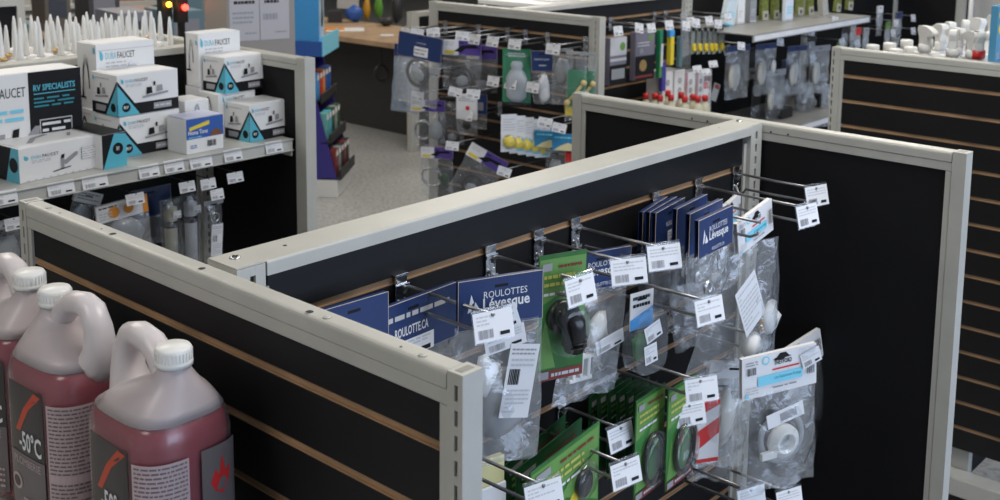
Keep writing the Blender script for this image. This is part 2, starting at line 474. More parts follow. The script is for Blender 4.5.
# --- middle gondola (cables and bags) : left end panel X 3.40, spine Y 3.0
Gm = thing('gondola_shelving', 'long black slatwall gondola across the aisle, crowded with hanging packs', 'shelving', (3.40, 2.57, 0))
T = localT(Gm, basis(3.39, 2.565, 0, 1, 1, 0))
wall_panel(Gm, T, 0.905, 0.036, TOP, 0.02, {-1: 'slat', 1: 'plain'}, ([(-1, 0.5)], []), pw=0.040)
for k in range(3):
    T = localT(Gm, basis(3.43 + k * 1.20, 2.985, 1, 0, 0, 1))
    wall_panel(Gm, T, 1.198, 0.050, TOP, 0.02, {-1: 'slat' if k == 0 else 'plain', 1: 'plain'}, ([(-1, 0.5)], [(-1, 0.5)]), pw=0.030, plate=(-0.008, 0.056))
T = localT(Gm, basis(7.03, 2.565, 0, 1, 1, 0))
wall_panel(Gm, T, 0.905, 0.036, TOP, 0.02, {-1: 'plain', 1: 'plain'}, ([], []), pw=0.040)

# --- right gondola : left end panel X 3.24 facing us
Gr = thing('gondola_shelving', 'black slatwall gondola end panel with empty brown grooves at far right', 'shelving', (3.24, 0.66, 0))
T = localT(Gr, basis(3.24, 0.665, 0, 1, 1, 0))
wall_panel(Gr, T, 0.905, 0.036, TOP, 0.13, {-1: 'slat', 1: 'plain'}, ([], [(-1, 0.75)]), pw=0.028)
M().box(-0.03, 0.036, 0.0, 0.905, 0.10, 0.155, FRAME).build('base_rail', Gr, bevel=0.003)
M().box(0.0, 0.036, 0.02, 0.885, 0.0, 0.10, FDARK).build('kick_plate', Gr)
for a in (0.05, 0.80): M().box(-0.02, 0.03, a, a + 0.05, 0.0, 0.11, GPLAST).build('levelling_foot', Gr)
T = localT(Gr, basis(3.278, 1.10, 1, 0, 0, 1))
wall_panel(Gr, T, 1.218, 0.050, TOP - 0.27, 0.02, {-1: 'plain', 1: 'plain'}, ([], []), pw=0.030, plate=(-0.008, 0.056))

# --- low gondola end beyond the middle one
Gb = thing('gondola_shelving', 'low white-ended black gondola beside the wooden counter', 'shelving', (5.5, 5.8, 0))
T = localT(Gb, basis(5.50, 5.80, 1, 0, 0, 1))
wall_panel(Gb, T, 1.2, 0.05, 1.0, 0.0, {-1: 'plain', 1: 'plain'}, ([], []), pw=0.06)

# ------------------------------------------------------------------ reusable printed bits
def price_print(pr, seed=0):
    """white price ticket: two lines of small type, a barcode and a black block"""
    pr.lines(0.08, 0.52, 0.92, 0.9, 3, LGREY, seed)
    pr.bars(0.10, 0.10, 0.46, 0.40, GREYINK, 13, seed)
    pr.rect(0.64, 0.13, 0.88, 0.25, INK)
def ticket(parent, o, u, v, W, H, seed=0, name='price_label', m=None):
    g = M(); p = Print(g, o, u, v, W, H); p.rect(0, 0, 1, 1, m or PAPER); price_print(p, seed)
    return g.build(name, parent)
def levesque(p):
    p.poly([(.10, .34), (.145, .72), (.175, .55), (.155, .52), (.15, .38)], PAPER)
    p.poly([(.16, .34), (.19, .56), (.25, .38), (.24, .34)], PAPER)
    p.text(.29, .60, .14, 'ROULOTTES', PAPER, w=.52)
    p.text(.28, .30, .30, 'Lévesque', PAPER, w=.56, bold=True)
    p.text(.36, .08, .09, 'ROULOTTE.CA', PAPER, w=.36)
def roulotte(p):
    p.lines(.12, .64, .9, .84, 1, LGREY, 3)
    p.text(.30, .38, .17, 'ROULOTTE.CA', PAPER, w=.36, bold=True)
    p.rect(.30, -.02, .72, .30, PAPER); p.lines(.34, .16, .68, .28, 2, LGREY, 4); p.bars(.36, .0, .52, .12, INK, 9, 4); p.rect(.58, .0, .68, .08, INK)
def thetford(p):
    p.disc(.31, .86, .11, LBLUE); p.disc(.31, .86, .07, PAPER)
    p.poly([(.40, .83), (.46, .88), (.50, .97), (.58, .97), (.62, .88), (.66, .85), (.60, .84)], INK)
    p.text(.42, .70, .11, 'THETFORD', INK, w=.24, bold=True)
    p.rect(.40, .58, .76, .62, RED)
    p.rect(.20, .26, .80, .50, LBLUE); p.text(.42, .34, .10, 'Line Replacement Package', DTEAL, w=.36)
    p.lines(.40, .12, .72, .2, 1, GREYINK, 2)
    p.lines(.04, .80, .2, .92, 2, GREYINK, 5); p.bars(.06, .58, .18, .76, INK, 9, 6)
    p.bars(.86, .30, .96, .74, INK, 8, 7); p.lines(.04, .1, .2, .3, 3, LGREY, 8); p.disc(.05, .08, .05, LBLUE)

# ------------------------------------------------------------------ peg hooks
def make_hook(label, L=0.175, seed=0, cat='hook', group=None, tagged=True, wires=0.026, name='peg_hook', zoff=0.0, ty=-6):
    t = thing(name, label, cat, group=group)
    g = M()
    g.box(-.011, .011, -.0025, .0, -.050, .006, CHROME)
    g.box(-.012, .012, -.004, .006, .006, .0085, CHROME)
    g.box(-.013, .013, -.006, -.0025, -.012, -.006, CHROME); g.box(-.013, .013, -.006, -.0025, -.044, -.038, CHROME)
    for x in (-.006, .006):
        g.lathe([(.0026, 0), (.0018, .0014), (0, .0018)], CHROME, 8, Matrix.Translation((x, -.0025, -.03)) @ Matrix.Rotation(PI / 2, 4, 'X'))
    g.build('backplate', t, bevel=0.0006)
    r = 0.0026
    zu = -.008 + zoff; zl = zu - wires
    M().tube([(.004, -.003, zu - .012), (.004, -.008, zu - .003), (.004, -.014, zu), (.004, -L * .5, zu - .001), (.004, -L + .004, zu)], r, WIRE).build('upper_wire', t)
    M().tube([(-.004, -.002, zl - .010), (-.004, -.010, zl - .015), (-.004, -.020, zl - .008), (-.004, -.024, zl), (-.004, -L * .5, zl), (-.004, -L + .018, zl), (-.002, -L + .006, zl + .006), (.0, -L + .003, zl + .012)] if not tagged else
             [(-.004, -.004, zl + .004), (-.004, -.010, zl - .010), (-.004, -.020, zl - .010), (-.004, -.026, zl), (-.004, -L * .5, zl), (-.004, -L + .016, zl + .001), (-.002, -L + .006, zl + .006)], r, WIRE).build('lower_wire', t)
    if tagged:
        W, H = .060, .038
        u = Vector((math.cos(math.radians(ty)), math.sin(math.radians(ty)), 0)); v = (Vector((0, 0, 1)) + Vector((-u.y, u.x, 0)) * .25).normalized()
        o = Vector((0, -L - .001, zu - H + .006)) - u * .028
        g = M(); T = Matrix.Translation(o)
        n = u.cross(v)
        a = [o - u * .001 - v * .002, o + u * (W + .001) - v * .002, o + u * (W + .001) + v * (H + .003), o - u * .001 + v * (H + .003)]
        b = [p - n * .0016 for p in a]
        g.add(a + b, [(0, 1, 2, 3), (7, 6, 5, 4), (0, 4, 5, 1), (1, 5, 6, 2), (2, 6, 7, 3), (3, 7, 4, 0)], BLIST)
        g.tube([o + v * (H + .003) - n * .001, o + u * W + v * (H + .003) - n * .001], .0022, BLIST, 6)
        h = g.build('tag_holder', t)
        ticket(h, o + n * .0002, u, v, W, H, seed)
    return t
def copy_tree(o, parent=None):
    c = o.copy(); COL.objects.link(c)
    if parent: c.parent = parent
    for ch in list(o.children): copy_tree(ch, c)
    return c

WALLY = 1.137
HK = [  # x, groove, length, label
    (0.945, 1, .16, 'peg hook nearest the left end panel, partly hidden by its beige rail'),
    (1.055, 0, .177, 'peg hook holding the navy card behind the front corner post'),
    (1.240, 0, .177, 'peg hook holding the first navy headed bag right of the corner post'),
    (1.353, 0, .177, 'peg hook holding the green blister card with the black elbow'),
    (1.447, 0, .177, 'peg hook just right of the black elbow card, on the top groove'),
    (1.820, 0, .228, 'long peg hook of the tall parts bag, lower of the two rightmost price tags'),
    (1.956, 0, .176, 'empty peg hook next to the spine post, upper rightmost price tag'),
    (1.474, 1, .246, 'peg hook whose price tag hangs below the stacked navy headed bags'),
    (1.420, 4, .125, 'peg hook in front of the dark green card stack, left price tag'),
    (1.330, 4, .200, 'lowest fully seen peg hook, tag below the round mirror cards'),
    (1.566, 4, .160, 'peg hook carrying the round mirror cards, lower tag of the pair'),
    (1.513, 3, .212, 'peg hook over the round mirror cards, upper tag of the pair'),
    (1.088, 3, .240, 'peg hook at the bottom edge beside the corner post'),
]
for i, (x, k, L, lab) in enumerate(HK):
    h = make_hook(lab, L, i, ty=[-6, -16, -4, -26, -24, -8, -14, -12, -4, -10, -22, -26, -14][i])
    h.location = (x, WALLY, S1 - k * PITCH)
h = make_hook('tagless loop ended peg hook between navy bags and tall parts bag', .213, 20, tagged=False); h.location = (1.68, WALLY, S1)
h = make_hook('tagless looped peg hook below the tall parts bag', .17, 21, tagged=False); h.location = (1.74, WALLY, S1 - 3 * PITCH + .004)

# ------------------------------------------------------------------ bags and cards
def pouch(parent, w, z0, z1, d, seed, film, amp=.006, taper=0.0, skew=0.0, wob=.006, nx=14, nz=18, name='film', y0=0):
    g = M(); vs = []; fs = []
    sd = Vector((seed * 3.7, seed * 1.3, seed * 2.1))
    for side in (-1, 1):
        for j in range(nz + 1):
            v = j / nz; z = z0 + (z1 - z0) * v
            for i in range(nx + 1):
                u = i / nx * 2 - 1
                hw = w / 2 * (1 + taper * v)
                x = u * hw + skew * v * v + wob * noise.noise(Vector((side * .0, v * 4, u * 1.5)) + sd)
                bl = max(0, 1 - u * u) ** .6 * (math.sin(PI * min(1, v * .92 + .06)) ** .7 if v < .98 else .08)
                q = noise.noise(Vector((x * 28, side * 2, z * 20)) + sd) * amp + noise.noise(Vector((x * 70, side * 2 + 5, z * 45)) + sd) * amp * .45
                q *= min(1, (1 - abs(u)) * 5)
                y = y0 + side * (d / 2 * bl) + q
                zz = z + (wob * noise.noise(Vector((u * 2.2, 7, 0)) + sd) if v > .85 else 0)
                vs.append((x, y, zz))
        o = 0 if side < 0 else (nx + 1) * (nz + 1)
        for j in range(nz):
            for i in range(nx):
                a = o + j * (nx + 1) + i
                fs.append((a, a + 1, a + nx + 2, a + nx + 1))
    g.add(vs, fs, film, True)
    return g.build(name, parent)
def card(parent, w, z0, z1, m, printfn=None, y=-.004, th=.0012, back=True, name='header_card', edge=KRAFT, r=.0):
    g = M()
    g.box(-w / 2, w / 2, y - th / 2, y + th / 2, z1, z0, m)
    g.box(-w / 2 - .0008, w / 2 + .0008, y - th * .3, y + th * .3, z1 - .0006, z0 + .0006, edge)
    if back:
        g.box(-w / 2, w / 2, -y - th / 2, -y + th / 2, z1, z0, m); g.box(-w / 2, w / 2, y, -y, z0 - .0008, z0, m)
    g.box(-.010, .010, y - th / 2 - .0003, y - th / 2, z0 - .014, z0 - .010, INK)
    o = g.build(name, parent)
    if printfn:
        g = M(); printfn(Print(g, (-w / 2, y - th / 2, z1), (1, 0, 0), (0, 0, 1), w, z0 - z1)); g.build('print', o)
    return o
def bagged(name, label, cat, loc, w, hh, h, d=.02, yaw=0, roll=0, pitch=0, m=NAVY, printfn=None, film=None, content=None, seed=1, group=None, amp=.006, taper=0, skew=0, wb=None, top=.012, fy=0, fr=0):
    t = thing(name, label, cat, loc, yaw, group, rx=pitch, ry=roll)
    if hh: card(t, w, top, top - hh, m, printfn)
    pf = pouch(t, (wb or w) * 1.0, top - hh + .004, top - h, d, seed, film or FILM, amp, taper, skew); pf.rotation_euler = (0, fr, fy)
    if content: content(t)
    return t
def at(px, py, y, dz=0): 
    p = P(px, py, 'y', y); p.z += dz; return p
D = math.radians
def corner(px, py, y, w, yaw, top=.012):
    """hang point of a card whose top left corner is seen at a picture point, at depth y"""
    p = P(px, py, 'y', y); a = D(yaw)
    return p + Vector((math.cos(a), math.sin(a), 0)) * (w / 2) - Vector((0, 0, top))

def blob(parent, name, m, c, r, seed=0, amp=.2):
    bm = bmesh.new(); bmesh.ops.create_icosphere(bm, subdivisions=2, radius=1)
    for v in bm.verts:
        k = 1 + amp * noise.noise(v.co * 1.7 + Vector((seed, 0, 0)))
        v.co = Vector((v.co.x * r[0] * k + c[0], v.co.y * r[1] * k + c[1], v.co.z * r[2] * k + c[2]))
    me = bpy.data.meshes.new(name); bm.to_mesh(me); bm.free(); me.materials.append(m)
    for p in me.polygons: p.use_smooth = True
    return link(name, me, parent)
def ring(parent, name, m, c, R, r, ax='y', n=20, sz=1.0, flat=1.0):
    pts = []
    for i in range(n):
        a = 2 * PI * i / n
        pts.append((c[0] + R * math.cos(a), c[1], c[2] + sz * R * math.sin(a)) if ax == 'y' else (c[0] + R * math.cos(a), c[1] + R * math.sin(a), c[2]))
    return M().tube(pts, r, m, 8, closed=True, flat=flat).build(name, parent)
def coil(parent, name, m, c, R, r, turns=2.2, seed=0, sq=1.0):
    rr = random.Random(seed); pts = []
    for i in range(int(turns * 16)):
        a = 2 * PI * i / 16 + seed
        q = R * (1 + .08 * math.sin(i * .7 + seed))
        pts.append((c[0] + q * math.cos(a), c[1] - .002 * turns + .004 * i / 16, c[2] + sq * q * math.sin(a)))
    return M().tube(pts, r, m, 7).build(name, parent)
def loose_label(parent, W, H, o, rot=0, seed=0, tall=False):
    u = Vector((math.cos(rot), 0, math.sin(rot))); v = Vector((-math.sin(rot), 0, math.cos(rot)))
    g = M(); p = Print(g, Vector(o) - u * W / 2 - v * H / 2, u, v, W, H); p.rect(0, 0, 1, 1, PAPER)
    if tall:
        p.lines(.08, .84, .9, .95, 2, GREYINK, seed); p.bars(.1, .45, .5, .66, INK, 7, seed); p.lines(.1, .06, .9, .4, 6, LGREY, seed); p.lines(.1, .68, .9, .82, 2, LGREY, seed)
    else: price_print(p, seed)
    return g.build('sticker', parent)

# 1: card half hidden behind the left panel rail
t = bagged('hanging_card', 'navy card corner peeping over the left panel rail', 'card', at(352, 310, 1.08), .11, .06, .2, yaw=D(-4), seed=3, film=FILM2)
# 2: ROULOTTE.CA navy card
def c2(t):
    blob(t, 'fitting', WPLAST, (.01, 0, -.13), (.05, .012, .05), 2)
t = bagged('parts_bag', 'navy headed bag reading ROULOTTE.CA behind the corner post', 'bag', at(411, 306, 1.085), .178, .078, .22, yaw=D(2), printfn=roulotte, film=FILM2, content=c2, seed=5)
# 3: first Levesque bag
def c3(t):
    blob(t, 'fitting', GPLAST, (.0, 0, -.17), (.035, .010, .05), 3, .5)
    blob(t, 'fitting', WPLAST, (-.02, 0, -.13), (.02, .009, .03), 4, .5)
    loose_label(t, .055, .034, (-.008, -.019, -.045), D(18), 3)
    loose_label(t, .062, .03, (.0, -.017, -.072), D(10), 4)
    loose_label(t, .045, .105, (.022, -.018, -.135), D(-10), 5, True)
t = bagged('parts_bag', 'clear bag with navy Roulottes header and long white sticker beside corner post', 'bag', at(500, 284, 1.00), .126, .068, .270, d=.03, yaw=D(-22), printfn=levesque, content=c3, seed=6, film=FILM2, amp=.010, wb=.132, skew=-.004)

# 4: green blister with black elbow
def green_card(t, w, h, m=GREEN, dome=None, mirror=False, r=.006):
    g = M(); g.box(-w / 2, w / 2, -.0008, .0008, -h, .012, m)
    g.box(-w / 2 + .001, w / 2 - .001, -.0005, .0013, -h, .0125, DGREEN)
    o = g.build('backing_card', t)
    g = M(); p = Print(g, (-w / 2, -.0008, -h), (1, 0, 0), (0, 0, 1), w, h + .012)
    lg = MGREEN if m is DGREEN else LGREEN
    p.poly([(.02, .60), (.98, .78), (.98, .97), (.02, .97)], lg)
    p.poly([(.02, .35), (.5, .55), (.98, .3), (.98, .75), (.6, .70)], lg); p.poly([(.02, .10), (.4, .10), (.15, .5)], lg)
    p.rect(.02, .0, .98, .08, DRED); p.lines(.32, .01, .94, .07, 1, LGREY, 8)
    p.rect(.04, .015, .26, .075, GREYINK)
    p.lines(.10, .74, .75, .86, 2, PYEL if m is not DGREEN else LGREEN, 3); p.lines(.10, .67, .7, .72, 1, PAPER, 5); p.rect(.06, .88, .26, .94, GREYINK); p.lines(.4, .88, .9, .93, 1, DRED, 9)
    g.build('print', o)
    return o
t = thing('blister_card', 'green blister card holding a shiny black elbow connector', 'blister card', at(563, 261, 1.00), D(-20), rx=D(2))
green_card(t, .080, .180)
g = M()
g.lathe([(.026, 0), (.026, .006), (.022, .010), (.0, .010)], BLACKP, 22, Matrix.Translation((.000, -.001, -.083)) @ Matrix.Rotation(PI / 2, 4, 'X'))
g.tube([(-.002, -.008, -.078), (.000, -.020, -.076), (.004, -.027, -.086), (.008, -.026, -.104), (.010, -.022, -.128)], [.019, .020, .019, .017, .015], BLACKP, 14)
for zz in (-.106, -.113, -.120): g.lathe([(.0180, -.001), (.0188, 0), (.0180, .001)], BLACKP, 16, Matrix.Translation((.0095, -.024, zz)))
g.build('elbow_connector', t)
g = M(); prof = []
vs = []; fs = []
n = 20
for j, (s_, y_) in enumerate(((1, -.001), (.97, -.02), (.88, -.038), (.6, -.043), (.0, -.044))):
    for k in range(n):
        a = 2 * PI * k / n
        ca, sa = math.cos(a), math.sin(a)
        q = (abs(ca) ** 3 + abs(sa) ** 3) ** (-1 / 3)
        vs.append((.003 + .030 * s_ * q * ca, y_ * .85, -.096 + .044 * s_ * q * sa))
for j in range(4):
    for k in range(n): fs.append((j * n + k, j * n + (k + 1) % n, (j + 1) * n + (k + 1) % n, (j + 1) * n + k))
g.add(vs, fs, BLIST, True); g.build('blister', t)

# 5: second Levesque bag, behind the green card
def c5(t):
    blob(t, 'fitting', WPLAST, (.01, 0, -.12), (.022, .010, .030), 6, .6)
    g = M(); 
    for a in range(3): g.box(-.045 + a * .016, -.038 + a * .016, -.006, .006, -.19, -.155, WPLAST)
    g.box(-.05, .0, -.005, .005, -.16, -.153, WPLAST); g.box(-.05, .0, -.005, .005, -.195, -.188, WPLAST)
    g.build('drain_grate', t, bevel=.002)
    loose_label(t, .062, .024, (.022, -.016, -.135), D(14), 8)
t = bagged('parts_bag', 'navy headed bag half behind the green elbow card, white grate inside', 'bag', at(599, 258, 1.05), .135, .060, .238, d=.026, yaw=D(-8), roll=D(4), printfn=levesque, content=c5, seed=8, film=FILM2, amp=.011, skew=-.012)

# 6: clamshell with white and blue header
t = thing('clamshell_pack', 'clear clamshell with two white stickers under a blue and white card', 'package', at(640, 298, 1.0), D(-10))
def c6(p): p.poly([(0, 0), (1, .0), (1, .55), (0, .28)], SKY); p.lines(.1, .55, .85, .95, 2, INK, 4)
card(t, .050, .012, -.048, PAPER, c6, back=False)
g = M()
pts = []
W2, H2 = .036, .053
for k in range(24):
    a = 2 * PI * k / 24; ca, sa = math.cos(a), math.sin(a); q = (abs(ca) ** 4 + abs(sa) ** 4) ** (-.25)
    pts.append((.012 + W2 * q * ca, -.070 + H2 * q * sa))
g.prism(pts, -.018, .012, BLIST, 'y', smooth=True); g.build('clamshell', t)
blob(t, 'fitting', GREEN, (.0, .0, -.080), (.016, .006, .024), 3, .5)
loose_label(t, .036, .028, (.012, -.0195, -.052), D(18), 11); loose_label(t, .028, .032, (.008, -.0195, -.088), D(8), 12)

# 7: navy headed bags one behind another
def rings(t):
    ring(t, 'washer', STEEL, (-.022, -.004, -.105), .009, .003); ring(t, 'washer', STEEL, (.020, .004, -.108), .009, .003)
    blob(t, 'fitting', GPLAST, (.005, 0, -.10), (.016, .006, .010), 2)
def navy_side(p): p.text(.35, .52, .12, 'ROULOTTE.CA', PAPER, w=.5); p.rect(.4, .05, .95, .4, PAPER); p.lines(.45, .22, .9, .36, 2, GREYINK, 3); p.bars(.48, .08, .85, .18, INK, 9, 3)
labs = ['rearmost of the navy headed bags on the long hook, against the board', 'second navy headed bag from the board on the crowded long hook',
        'third navy headed bag from the board, its price sticker half hidden', 'fourth navy headed bag, showing a tan card edge and sticker',
        'fifth navy headed bag, right behind the foremost Roulottes bag']
for i, (qx, qy, yy) in enumerate(((641, 212, 1.105), (648, 212, 1.08), (654, 213, 1.062), (675, 209, 1.03), (688, 214, .985))):
    bagged('parts_bag', labs[i], 'bag', corner(qx, qy, yy, .12, 14 - 2 * i, .012), .12, .070, .17 + .012 * (i % 3), d=.010, yaw=D(14 - 2 * i), printfn=navy_side, content=rings if i > 2 else None, seed=20 + i, film=FILM, amp=.006)
t = bagged('parts_bag', 'foremost navy Roulottes headed bag with steel rings below the looped hook', 'bag', corner(697, 219, .93, .100, 0), .100, .062, .14, d=.016, yaw=0, roll=D(-3), printfn=levesque, content=rings, seed=31, film=FILM, amp=.006)
t = bagged('parts_bag', 'dull clear bag hanging under the navy headed bags, dark board behind', 'bag', at(690, 292, 1.02), .09, 0, .115, d=.02, yaw=D(-20), seed=33, film=FILM, amp=.008, taper=-.4)

# 8: tall Thetford bag, and the one behind it
def c8(t):
    g = M()
    for k in range(9): g.lathe([(.0045, 0), (.0065, .003), (.0045, .006)], BRASS if k % 2 else STEEL, 8, Matrix.Translation((-.004 + .002 * (k % 3), -.004, -.17 - .007 * k)))
    g.build('screws', t)
    blob(t, 'fitting', WPLAST, (-.028, 0, -.235), (.030, .014, .022), 9, .6); blob(t, 'fitting', WPLAST, (.035, 0, -.215), (.026, .012, .035), 10, .6)
    g = M(); g.box(-.03, -.0285, -.004, -.003, -.25, -.09, PAPER); p = Print(g, (-.066, -.013, -.20), (.96, 0, .28), (-.28, 0, .96), .07, .10); p.rect(0, 0, 1, 1, PAPER); p.lines(.06, .1, .94, .92, 9, LGREY, 7); g.build('leaflet', t)
t = bagged('parts_bag', 'white Thetford headed bag behind the taller one at the hook wall', 'bag', corner(716, 212, 1.06, .15, 15), .15, .06, .24, d=.02, yaw=D(15), roll=D(0), m=PAPER, printfn=thetford, seed=36, film=FILM)
t = bagged('parts_bag', 'tall clear bag with white Thetford header hung on the long right hook', 'bag', corner(735, 224, .97, .118, 0) + Vector((0, 0, .012)), .118, .060, .29, d=.04, yaw=D(0), roll=D(-11), m=PAPER, printfn=thetford, content=c8, seed=37, film=FILM2, amp=.012, taper=.62, skew=-.020, wb=.130, fy=D(-18), fr=D(11))

# 9: lower Thetford bags
def c9(t):
    g = M()
    g.lathe([(.017, 0), (.030, 0), (.030, .008), (.022, .010), (.020, .016), (.016, .016), (.016, 0)], WPLAST, 26, Matrix.Translation((.012, .006, -.155)) @ Matrix.Rotation(PI / 2, 4, 'X'))
    g.box(-.036, -.006, -.006, .002, -.178, -.166, WPLAST); g.build('white_flange', t)
    ring(t, 'rubber_seal', GPLAST, (.012, .008, -.150), .042, .006, n=26, flat=.6)
    g = M(); p = Print(g, (-.03, -.014, -.118), (.98, 0, .17), (-.17, 0, .98), .075, .026); p.rect(0, 0, 1, 1, PAPER); p.rect(.35, .2, .8, .75, GREYINK); g.build('sticker', t)
    g = M(); g.box(.035, .07, -.010, -.0095, .0, .012, BLIST); g.build('seal_flap', t)
    loose_label(t, .040, .028, (.062, -.0075, -.010), D(16), 15)
t = bagged('parts_bag', 'clear bag hanging behind the lower Thetford bag, pale part inside', 'bag', at(733, 368, 1.00), .10, .030, .20, d=.03, yaw=D(-30), roll=D(8), m=PAPER, printfn=None, seed=41, film=FILM2, amp=.012, content=lambda t: blob(t, 'fitting', WPLAST, (0, 0, -.09), (.02, .012, .05), 4, .5))
t = bagged('parts_bag', 'second lower Thetford headed bag, white corner showing at upper right', 'bag', at(793, 350, 1.00), .150, .060, .235, d=.03, yaw=D(-14), roll=D(-14), m=PAPER, printfn=thetford, seed=42, film=FILM, amp=.012)
t = bagged('parts_bag', 'lower bag with white Thetford header and round white flange inside', 'bag', corner(741, 357, .915, .150, -25), .150, .072, .250, d=.034, yaw=D(-25), roll=D(-3), m=PAPER, printfn=thetford, content=c9, seed=43, film=FILM, amp=.010)

t = bagged('parts_bag', 'dim narrow clear bag left of the lower Thetford bag', 'bag', at(722, 385, 1.03), .085, .02, .20, d=.03, yaw=D(-40), roll=D(5), m=PAPER, seed=44, film=FILM, amp=.012, content=lambda t: blob(t, 'fitting', GPLAST, (0, 0, -.09), (.018, .012, .05), 5, .5))
for i, (qx, qy) in enumerate(((752, 499), (790, 500))):
    q = at(qx, qy, .92); h = make_hook(['peg hook at the bottom edge, left below the white flange bag', 'peg hook at the bottom edge, right below the white flange bag'][i], WALLY - q.y, 30 + i, ty=-20); h.location = (q.x, WALLY, q.z + .02)
# 10: round mirror green cards
def mirror_card(label, loc, yaw, dome=True, dark=False, group=None, w=.085, h=.145):
    t = thing('mirror_card', label, 'blister card', loc, yaw, group)
    green_card(t, w, h, DGREEN if dark else GREEN)
    if dome:
        T = Matrix.Translation((.006, -.001, -.105)) @ Matrix.Rotation(PI / 2, 4, 'X')
        M().tube([(.006 + .031 * math.cos(2 * PI * k / 26), -.006, -.105 + .042 * math.sin(2 * PI * k / 26)) for k in range(26)], .0045, BLACKP, 8, closed=True).build('mirror_rim', t)
        M().lathe([(.038, 0), (.037, .012), (.031, .017), (.0, .018)], BLIST, 24, T @ Matrix.Diagonal((1, 1.3, 1, 1))).build('blister', t)
    return t
xx = 1.545
gl = 'dark green card in the tight stack behind the round mirror cards'
for i in range(6):
    mirror_card(['rearmost dark green card of the stack behind the mirror cards', 'second dark green card from the board behind the mirror cards', 'third dark green card from the board behind the mirror cards', 'fourth dark green card from the board behind the mirror cards',
                 'fifth dark green card, next behind the left mirror card', 'dark green card edge farthest left above the lower hooks'][i], corner([598, 608, 617, 626, 634, 589][i], [394, 393, 393, 394, 398, 398][i], [1.10, 1.085, 1.07, 1.05, 1.03, 1.112][i], .085, 8), D(8), False, True)
mirror_card('green card with domed round mirror, left of the pair', corner(636, 401, 1.0, .092, 4), D(4), w=.092, h=.165)
mirror_card('green card with black rimmed round mirror, right of the pair', corner(668, 391, .985, .092, 4), D(4), w=.092, h=.165)
# red and white pack beside it
t = thing('seal_pack', 'red and white card in clear film right of the mirror cards', 'package', at(708, 398, .985), D(-30))
def cr(p): p.poly([(0, .2), (1, .45), (1, .7), (0, .5)], RED); p.poly([(0, .75), (1, .9), (1, 1), (0, 1)], RED); p.rect(0, 0, 1, .06, RED)
card(t, .042, .0, -.115, PAPER, cr, back=False); pouch(t, .05, .004, -.12, .014, 51, FILM)
# dark cards low left, on the lowest hooks
for i, (px, py, yy, lab) in enumerate(((588, 420, 1.06, 'dark green card slanting behind the yellow marked card'), (570, 428, 1.02, 'green card with long slanting top, second from the bottom tag'),
                                       (600, 424, .985, 'green card with yellow label field above the bottom edge'))):
    t = thing('mirror_card', lab, 'blister card', corner([504, 516, 530][i], [466, 470, 473][i], yy, .20, 12 - 2 * i), D(12 - 2 * i))
    green_card(t, .20, .17, DGREEN if i < 2 else GREEN)
    if i == 2:
        g = M(); Print(g, (-.02, -.0012, -.13), (1, 0, 0), (0, 0, 1), .06, .07).poly([(0, 0), (.9, 0), (.9, .95), (.3, .6)], YEL).disc(.6, .3, .16, DRED); g.build('label_field', t)
        M().lathe([(.03, 0), (.029, .014), (.02, .019), (.0, .020)], BLIST, 24, Matrix.Translation((.045, -.001, -.06)) @ Matrix.Rotation(PI / 2, 4, 'X')).build('blister', t)
        M().lathe([(.020, 0), (.023, .004), (.020, .010), (.0, .010)], BLACKP, 24, Matrix.Translation((.045, -.001, -.066)) @ Matrix.Rotation(PI / 2, 4, 'X')).build('mirror_rim', t)
# yellow and white pack at the corner post foot
t = thing('parts_pack', 'small pack with pale yellow tab beside the corner post', 'package', at(488, 458, 1.04), D(-10))
g = M(); g.box(-.028, .026, -.006, .006, -.04, .0, mat('pale_yellow', (.75, .70, .35), .5)); g.box(-.03, .028, -.008, .008, -.085, -.04, WHITE); g.build('carton', t, bevel=.002)

# ------------------------------------------------------------------ antifreeze jugs
def sq(ax, by, n, e=3.2):
    out = []
    for k in range(n):
        a = 2 * PI * k / n; ca, sa = math.cos(a), math.sin(a); q = (abs(ca) ** e + abs(sa) ** e) ** (-1 / e)
        out.append((ax * q * ca, by * q * sa))
    return out
SEC = [(0, 0, .062, .052), (.006, 0, .072, .060), (.02, 0, .075, .063), (.100, 0, .075, .063), (.195, 0, .0752, .0632), (.208, 0, .0735, .0615), (.219, .001, .068, .057), (.230, .007, .058, .050), (.240, .016, .046, .042), (.249, .025, .034, .032), (.257, .032, .025, .025), (.266, .034, .0185, .0185), (.276, .034, .0175, .0175)]
def jug_loft(g, m, secs, n=40, e0=3.4, sc=1.0):
    vs = []; fs = []
    for j, (z, cx, ax, by) in enumerate(secs):
        e = e0 if z < .220 else max(2.0, e0 - (z - .220) * 38)
        for x, y in sq(ax * sc, by * sc, n, e): vs.append((x + cx, y, z))
    for j in range(len(secs) - 1):
        for k in range(n): fs.append((j * n + k, j * n + (k + 1) % n, (j + 1) * n + (k + 1) % n, (j + 1) * n + k))
    fs.append(list(range(n))[::-1]); 
    g.add(vs, fs, m, True)
    return len(vs)
LBL = mat('jug_label_dark', (.055, .048, .048), .35); LBG = mat('jug_label_grey', (.16, .14, .145), .35); LPK = mat('jug_label_pale', (.52, .40, .42), .4)
OR2 = mat('label_orange_red', (.55, .07, .03), .4)
JUGH = mat('jug_handle_plastic', (.66, .61, .62), .32)
